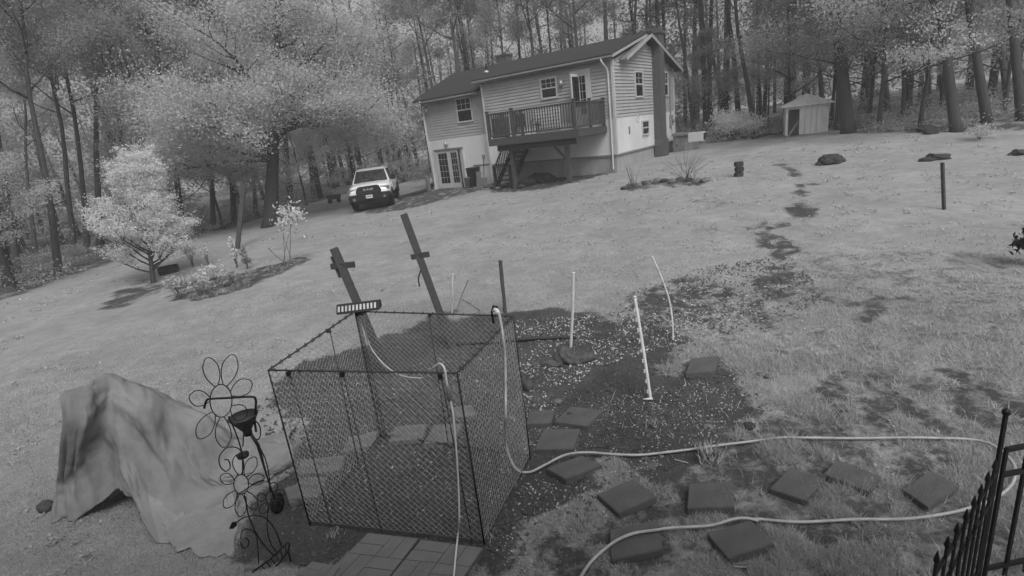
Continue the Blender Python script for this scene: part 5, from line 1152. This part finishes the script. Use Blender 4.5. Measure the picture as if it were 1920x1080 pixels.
for (px, r, lab) in [((1735, 247), .3, 'dark low stump in the shade left of the bare right trunk'), ((1747, 250), .25, 'dark block at the lawn edge beside the bare right trunk'), ((1910, 290), .2, 'dark lump at the right edge of the far lawn')]:
    p = g(*px); blob('lump', lab, 'stump', p + Vector((0, 0, r * .3)), r * 1.2, r, r * .6, m_rockdk, int(px[0]), .4)
b = g(1938, 500); shrub('dark_bush', 'dark bush cut off by the right edge of the picture', b, .28, 1.0, 900, .10, M('dark needle', .05, var=.3, scale=4, trans=.2), 520, 16)
b = g(318, 512); t = thing('wooden_crate', 'small dark crate on the lawn right of the bushy pale tree', 'crate', b, .5)
mb = MB(); mb.box(-.28, .28, -.18, .18, 0, .04); mb.build('base', m_rockdk, t)
for s in (-1, 1):
    mb = MB(); mb.box(-.28, .28, s * .18 - .015, s * .18 + .015, .04, .24); mb.build('side', m_rockdk, t); mb = MB(); mb.box(s * .28 - .015, s * .28 + .015, -.165, .165, .04, .24); mb.build('side', m_rockdk, t)
# fallen branches beside the shed
for i, pts in enumerate([[(1300, 262), (1335, 250), (1360, 240)], [(1345, 262), (1375, 258), (1400, 262)], [(1410, 262), (1440, 256), (1478, 252)], [(1300, 255), (1330, 246), (1350, 236)]]):
    P = [g(*p) for p in pts]; P = [Vector((p.x, p.y, p.z + .12 + (.5 * k * .3 if i in (0, 3) else 0))) for k, p in enumerate(P)]
    t = thing('fallen_branch', ['long fallen branch running up to the round shrub', 'fallen branch at the foot of the round shrub', 'fallen branch lying left of the shed door', 'upper fallen branch behind the timber box'][i], 'branch', P[0])
    mb = MB(); mb.tube([q - P[0] for q in spline(P, 5)], [.10 - .006 * k for k in range(11)], 6); mb.build('stem', m_bark, t, True)
    mb = MB(); q = P[1] - P[0]; mb.tube([q, q + Vector((.3, .2, .35)), q + Vector((.5, .3, .6))], [.04, .025, .01], 5); mb.build('twig', m_bark, t)
# cart in the shade left of the truck
b = at_dist(625, 364, 37); b.z = float(terr(b.x, b.y)); t = thing('garden_cart', 'dark garden cart in the shade left of the truck', 'cart', b, .2); t.scale = (.7, .7, .7)
mb = MB(); mb.prism([(-.55, .35), (.55, .35), (.7, .75), (-.7, .75)], lambda x, z: (x, -.3, z), lambda x, z: (x, .3, z)); mb.build('tray', m_rockdk, t)
for s in (-1, 1): mb = MB(); mb.lathe([(.2, -.04), (.22, 0), (.2, .04)], (s * .4, -.3, .22), 14, 'y'); mb.build('wheel', m_tyre, t)
mb = MB(); mb.tube([(-.6, 0, .55), (-1.1, 0, .8), (-1.15, 0, .85)], .02, 6); mb.build('handle', m_iron, t)
for s in (-1, 1): mb = MB(); mb.tube([(s * .4, -.25, .36), (s * .4, -.3, .22)], .02, 5); mb.build('leg', m_iron, t)
# dark log edging along the drive
P = [g(*p) for p in [(748, 374), (775, 366), (800, 358), (812, 347)]]; t = thing('drive_edging', 'dark log edging curving from the truck to the house corner', 'edging', P[0])
mb = MB(); mb.tube([q - P[0] + Vector((0, 0, .08)) for q in spline(P, 5)], .11, 7); mb.build('log', m_bark, t, True)

# ================================================================== GRASS, WOOD CHIPS, SCRAPS
def grass():
    rng = np.random.default_rng(90); n = 680000
    az = rng.uniform(-1.0, .95, n); d = np.exp(rng.uniform(math.log(2.6), math.log(15), n))
    x = d * np.sin(az); y = d * np.cos(az); k = (y > 2.2)
    s = soil_shade_mask(x, y) + (fbm(x * 3, y * 3, 61) - .5) * .5
    dens = np.clip(.25 + 1.5 * (fbm(x * 1.3, y * 1.3, 71) - .2), .1, 1)
    k &= (s < .42) & (rng.random(n) < dens) & ~((x > -2.05) & (x < .0) & (y > 3.7) & (y < 5.2))
    few = (s >= .42) & (rng.random(n) < .008) & (y > 2.2); k |= few
    k &= rng.random(n) > np.clip((d - 6) / 9, 0, 1) ** .8
    x, y, d = x[k], y[k], d[k]; n = len(x); z = gz(x, y)
    tuft = fbm(x * .8, y * .8, 81); right = np.clip((x + .3) / 2.2, 0, 1) * np.clip((11 - y) / 5, 0, 1)
    h = (.016 + .035 * right + .03 * np.clip(tuft - .5, 0, 1) * 2) * rng.uniform(.5, 1.5, n); wd = .0018 + .00045 * d
    h = h * (1 + .03 * d)
    a = rng.uniform(0, 6.28, n); l = rng.uniform(0, 6.28, n); lean = h * rng.uniform(.3, 1.2, n)
    V = np.zeros((n, 3, 3)); V[:, 0] = np.stack([x - np.cos(a) * wd, y - np.sin(a) * wd, z - .004], 1); V[:, 1] = np.stack([x + np.cos(a) * wd, y + np.sin(a) * wd, z - .004], 1)
    V[:, 2] = np.stack([x + np.cos(l) * lean, y + np.sin(l) * lean, z + h], 1)
    me = np_mesh('grass', V.reshape(-1, 3), np.arange(3 * n).reshape(n, 3), m_grass)
    tag(link('grass', me), 'short rough grass and weeds of the lawn', 'grass', None, 'stuff')
grass()
def weeds():
    rng = np.random.default_rng(97); n = 4200; az = rng.uniform(-.95, .9, n); d = np.exp(rng.uniform(math.log(3.2), math.log(30), n)); x = d * np.sin(az); y = d * np.cos(az)
    k = (soil_shade_mask(x, y) < .35) & (fbm(x * .9, y * .9, 83) > .47 - .12 * np.clip(x / 4, -1, 1)) & (y > 2.6) & ~((x > -2.2) & (x < .1) & (y > 3.4) & (y < 5.6)) & (y < 24)
    x, y, d = x[k], y[k], d[k]; z = gz(x, y) + .012; m = 9; nn = len(x)
    p = np.repeat(np.stack([x, y, z], 1), m, 0); a = rng.uniform(0, 6.28, nn * m); s = np.repeat(.016 + .0022 * d, m) * rng.uniform(.5, 1.5, nn * m)
    p = p + np.stack([rng.normal(size=nn * m), rng.normal(size=nn * m), np.zeros(nn * m)], 1) * (s * 1.3)[:, None]; p[:, 2] = gz(p[:, 0], p[:, 1]) + .006
    t = np.stack([np.cos(a), np.sin(a), rng.uniform(.2, .8, nn * m)], 1); b = np.stack([-np.sin(a), np.cos(a), rng.normal(size=nn * m) * .2], 1) * .35
    V = np.stack([p, p + (t * .5 + b) * s[:, None], p + t * s[:, None], p + (t * .5 - b) * s[:, None]], 1).reshape(-1, 3)
    tag(link('lawn_weeds', np_mesh('lawn_weeds', V, np.arange(4 * nn * m).reshape(-1, 4), m_grass)), 'small broad-leaved weeds scattered through the lawn', 'weeds', None, 'stuff')
weeds()
def chips(name, poly, n, size, mat, label, seed, flat=True):
    rng = np.random.default_rng(seed); P = np.array([g(*p)[:2] for p in poly]); lo, hi = P.min(0), P.max(0)
    x = rng.uniform(lo[0], hi[0], n * 3); y = rng.uniform(lo[1], hi[1], n * 3); k = inside(P, x, y) & (fbm(x * 2.2, y * 2.2, seed) + rng.random(len(x)) * .45 > .70)
    x, y = x[k][:n], y[k][:n]; n = len(x); z = gz(x, y) + .006; s = size * rng.uniform(.4, 1.6, n)[:, None]
    t = np.stack([np.cos(q := rng.uniform(0, 6.28, n)), np.sin(q), rng.normal(size=n) * .3], 1); b = np.stack([-np.sin(q), np.cos(q), rng.normal(size=n) * .35], 1) * rng.uniform(.25, .8, n)[:, None]
    p = np.stack([x, y, z], 1); up = np.array([0, 0, .35])
    V = np.stack([p - t * s * .5, p + b * s * .4, p + t * s * .5, p - b * s * .4, p + up * s], 1).reshape(-1, 3)
    i = np.arange(n)[:, None] * 5; F = np.concatenate([i + np.array([[0, 1, 4]]), i + np.array([[1, 2, 4]]), i + np.array([[2, 3, 4]]), i + np.array([[3, 0, 4]])])
    tag(link(name, np_mesh(name, V, F, mat)), label, 'debris', None, 'stuff')
chips('wood_chips', [(960, 600), (1110, 588), (1240, 590), (1420, 575), (1430, 600), (1300, 640), (1200, 665), (1110, 690), (1040, 770), (985, 770)], 3000, .034, m_chip, 'pale wood chips scattered over the bare soil right of the pen', 91)
chips('leaf_litter', [(940, 780), (1440, 690), (1450, 780), (1300, 850), (1120, 960), (930, 1075), (930, 960)], 2200, .022, m_straw, 'tiny pale straw and seed litter on the lower bare soil', 92)
chips('leaf_litter', [(560, 760), (700, 700), (930, 640), (960, 850), (900, 1000), (600, 970)], 900, .025, m_chip, 'scattered litter on the soil inside the pen', 93)
chips('soil_clods', [(480, 760), (640, 660), (1000, 590), (1250, 600), (1440, 760), (1250, 880), (930, 1079), (570, 1079)], 4200, .05, m_soil, 'small dark clods over the bare soil', 94)
chips('bed_mulch', [(330, 560), (330, 535), (480, 505), (582, 487), (520, 515), (440, 548), (380, 565)], 900, .08, M('bark mulch', .13, var=.3, scale=5, island=.5), 'bark mulch in the planting bed at the left', 95)
chips('bare_patch_litter', [(1140, 592), (1200, 540), (1290, 512), (1440, 480), (1500, 490), (1545, 560), (1450, 612), (1300, 640)], 1500, .05, m_soil, 'small clods over the thin grass below the worn track', 96)
chips('bare_patch_chips', [(1140, 592), (1200, 540), (1290, 520), (1440, 500), (1480, 560), (1450, 612), (1300, 640)], 700, .04, m_chip, 'pale chips over the thin grass below the worn track', 98)
rn = np.random.default_rng(5)
for (px, n, sz, lab) in [((1225, 797), 70, .10, 'pale dry grass tuft in the middle of the bare soil'), ((1090, 985), 60, .10, 'pale weed tuft right of the foot of the pen'), ((925, 1005), 30, .09, 'small leafy weed at the front right foot of the pen'), ((625, 1005), 40, .09, 'small grass tuft left of the brick-pattern slabs'), ((655, 905), 14, .05, 'scrap of pale leaves on the soil inside the pen, left'), ((765, 930), 14, .05, 'scrap of pale leaves on the soil inside the pen, centre'), ((1330, 860), 160, .16, 'broad grass tuft just below the hose')]:
    p = gp(*px); cen = np.array([[0, 0, .02]]); mb = MB()
    for k in range(n):
        a = rn.uniform(0, 6.28); l = rn.uniform(.3, 1.) * sz; o_ = Vector((rn.normal() * sz * .35, rn.normal() * sz * .35, -.005)); w_ = Vector((-math.sin(a), math.cos(a), 0)) * sz * .05
        mb.add([o_ - w_, o_ + w_, o_ + Vector((math.cos(a) * l * .7, math.sin(a) * l * .7, l))], [(0, 1, 2)])
    o = mb.build('grass_tuft', m_straw, None, fix=False); o.location = p; tag(o, lab, 'weed')
for pts, lab in [([(1100, 842), (1120, 840), (1145, 843)], 'thin stick on the soil above the hose, left one'), ([(1180, 845), (1215, 840)], 'thin stick on the soil above the hose, right one'), ([(1375, 1064), (1430, 1066)], 'short white stick at the bottom right of the lower paver'), ([(1265, 862), (1290, 868)], 'thin straw lying just below the hose')]:
    P = [gp(*q, .012) for q in pts]; mb = MB(); mb.tube([q - P[0] for q in P], .006, 5); o = mb.build('stick', m_straw if 'white' in lab or 'straw' in lab else m_wood, None); o.location = P[0]; tag(o, lab, 'stick')

# ================================================================== HAZE (damp morning air)
hz = MB(); hz.box(-270, 270, -45, 330, -4.5, 24); ho = hz.build('haze', None or m_white, None); ho.data.materials.clear()
hm = bpy.data.materials.new('morning haze'); hm.use_nodes = True; hn = hm.node_tree; hn.nodes.clear()
ov = hn.nodes.new('ShaderNodeOutputMaterial'); pv = hn.nodes.new('ShaderNodeVolumePrincipled')
pv.inputs['Color'].default_value = (.9, .9, .9, 1); pv.inputs['Density'].default_value = HAZE
hn.links.new(pv.outputs[0], ov.inputs['Volume']); ho.data.materials.append(hm); tag(ho, 'thin damp morning haze between the trees', 'haze', None, 'stuff')
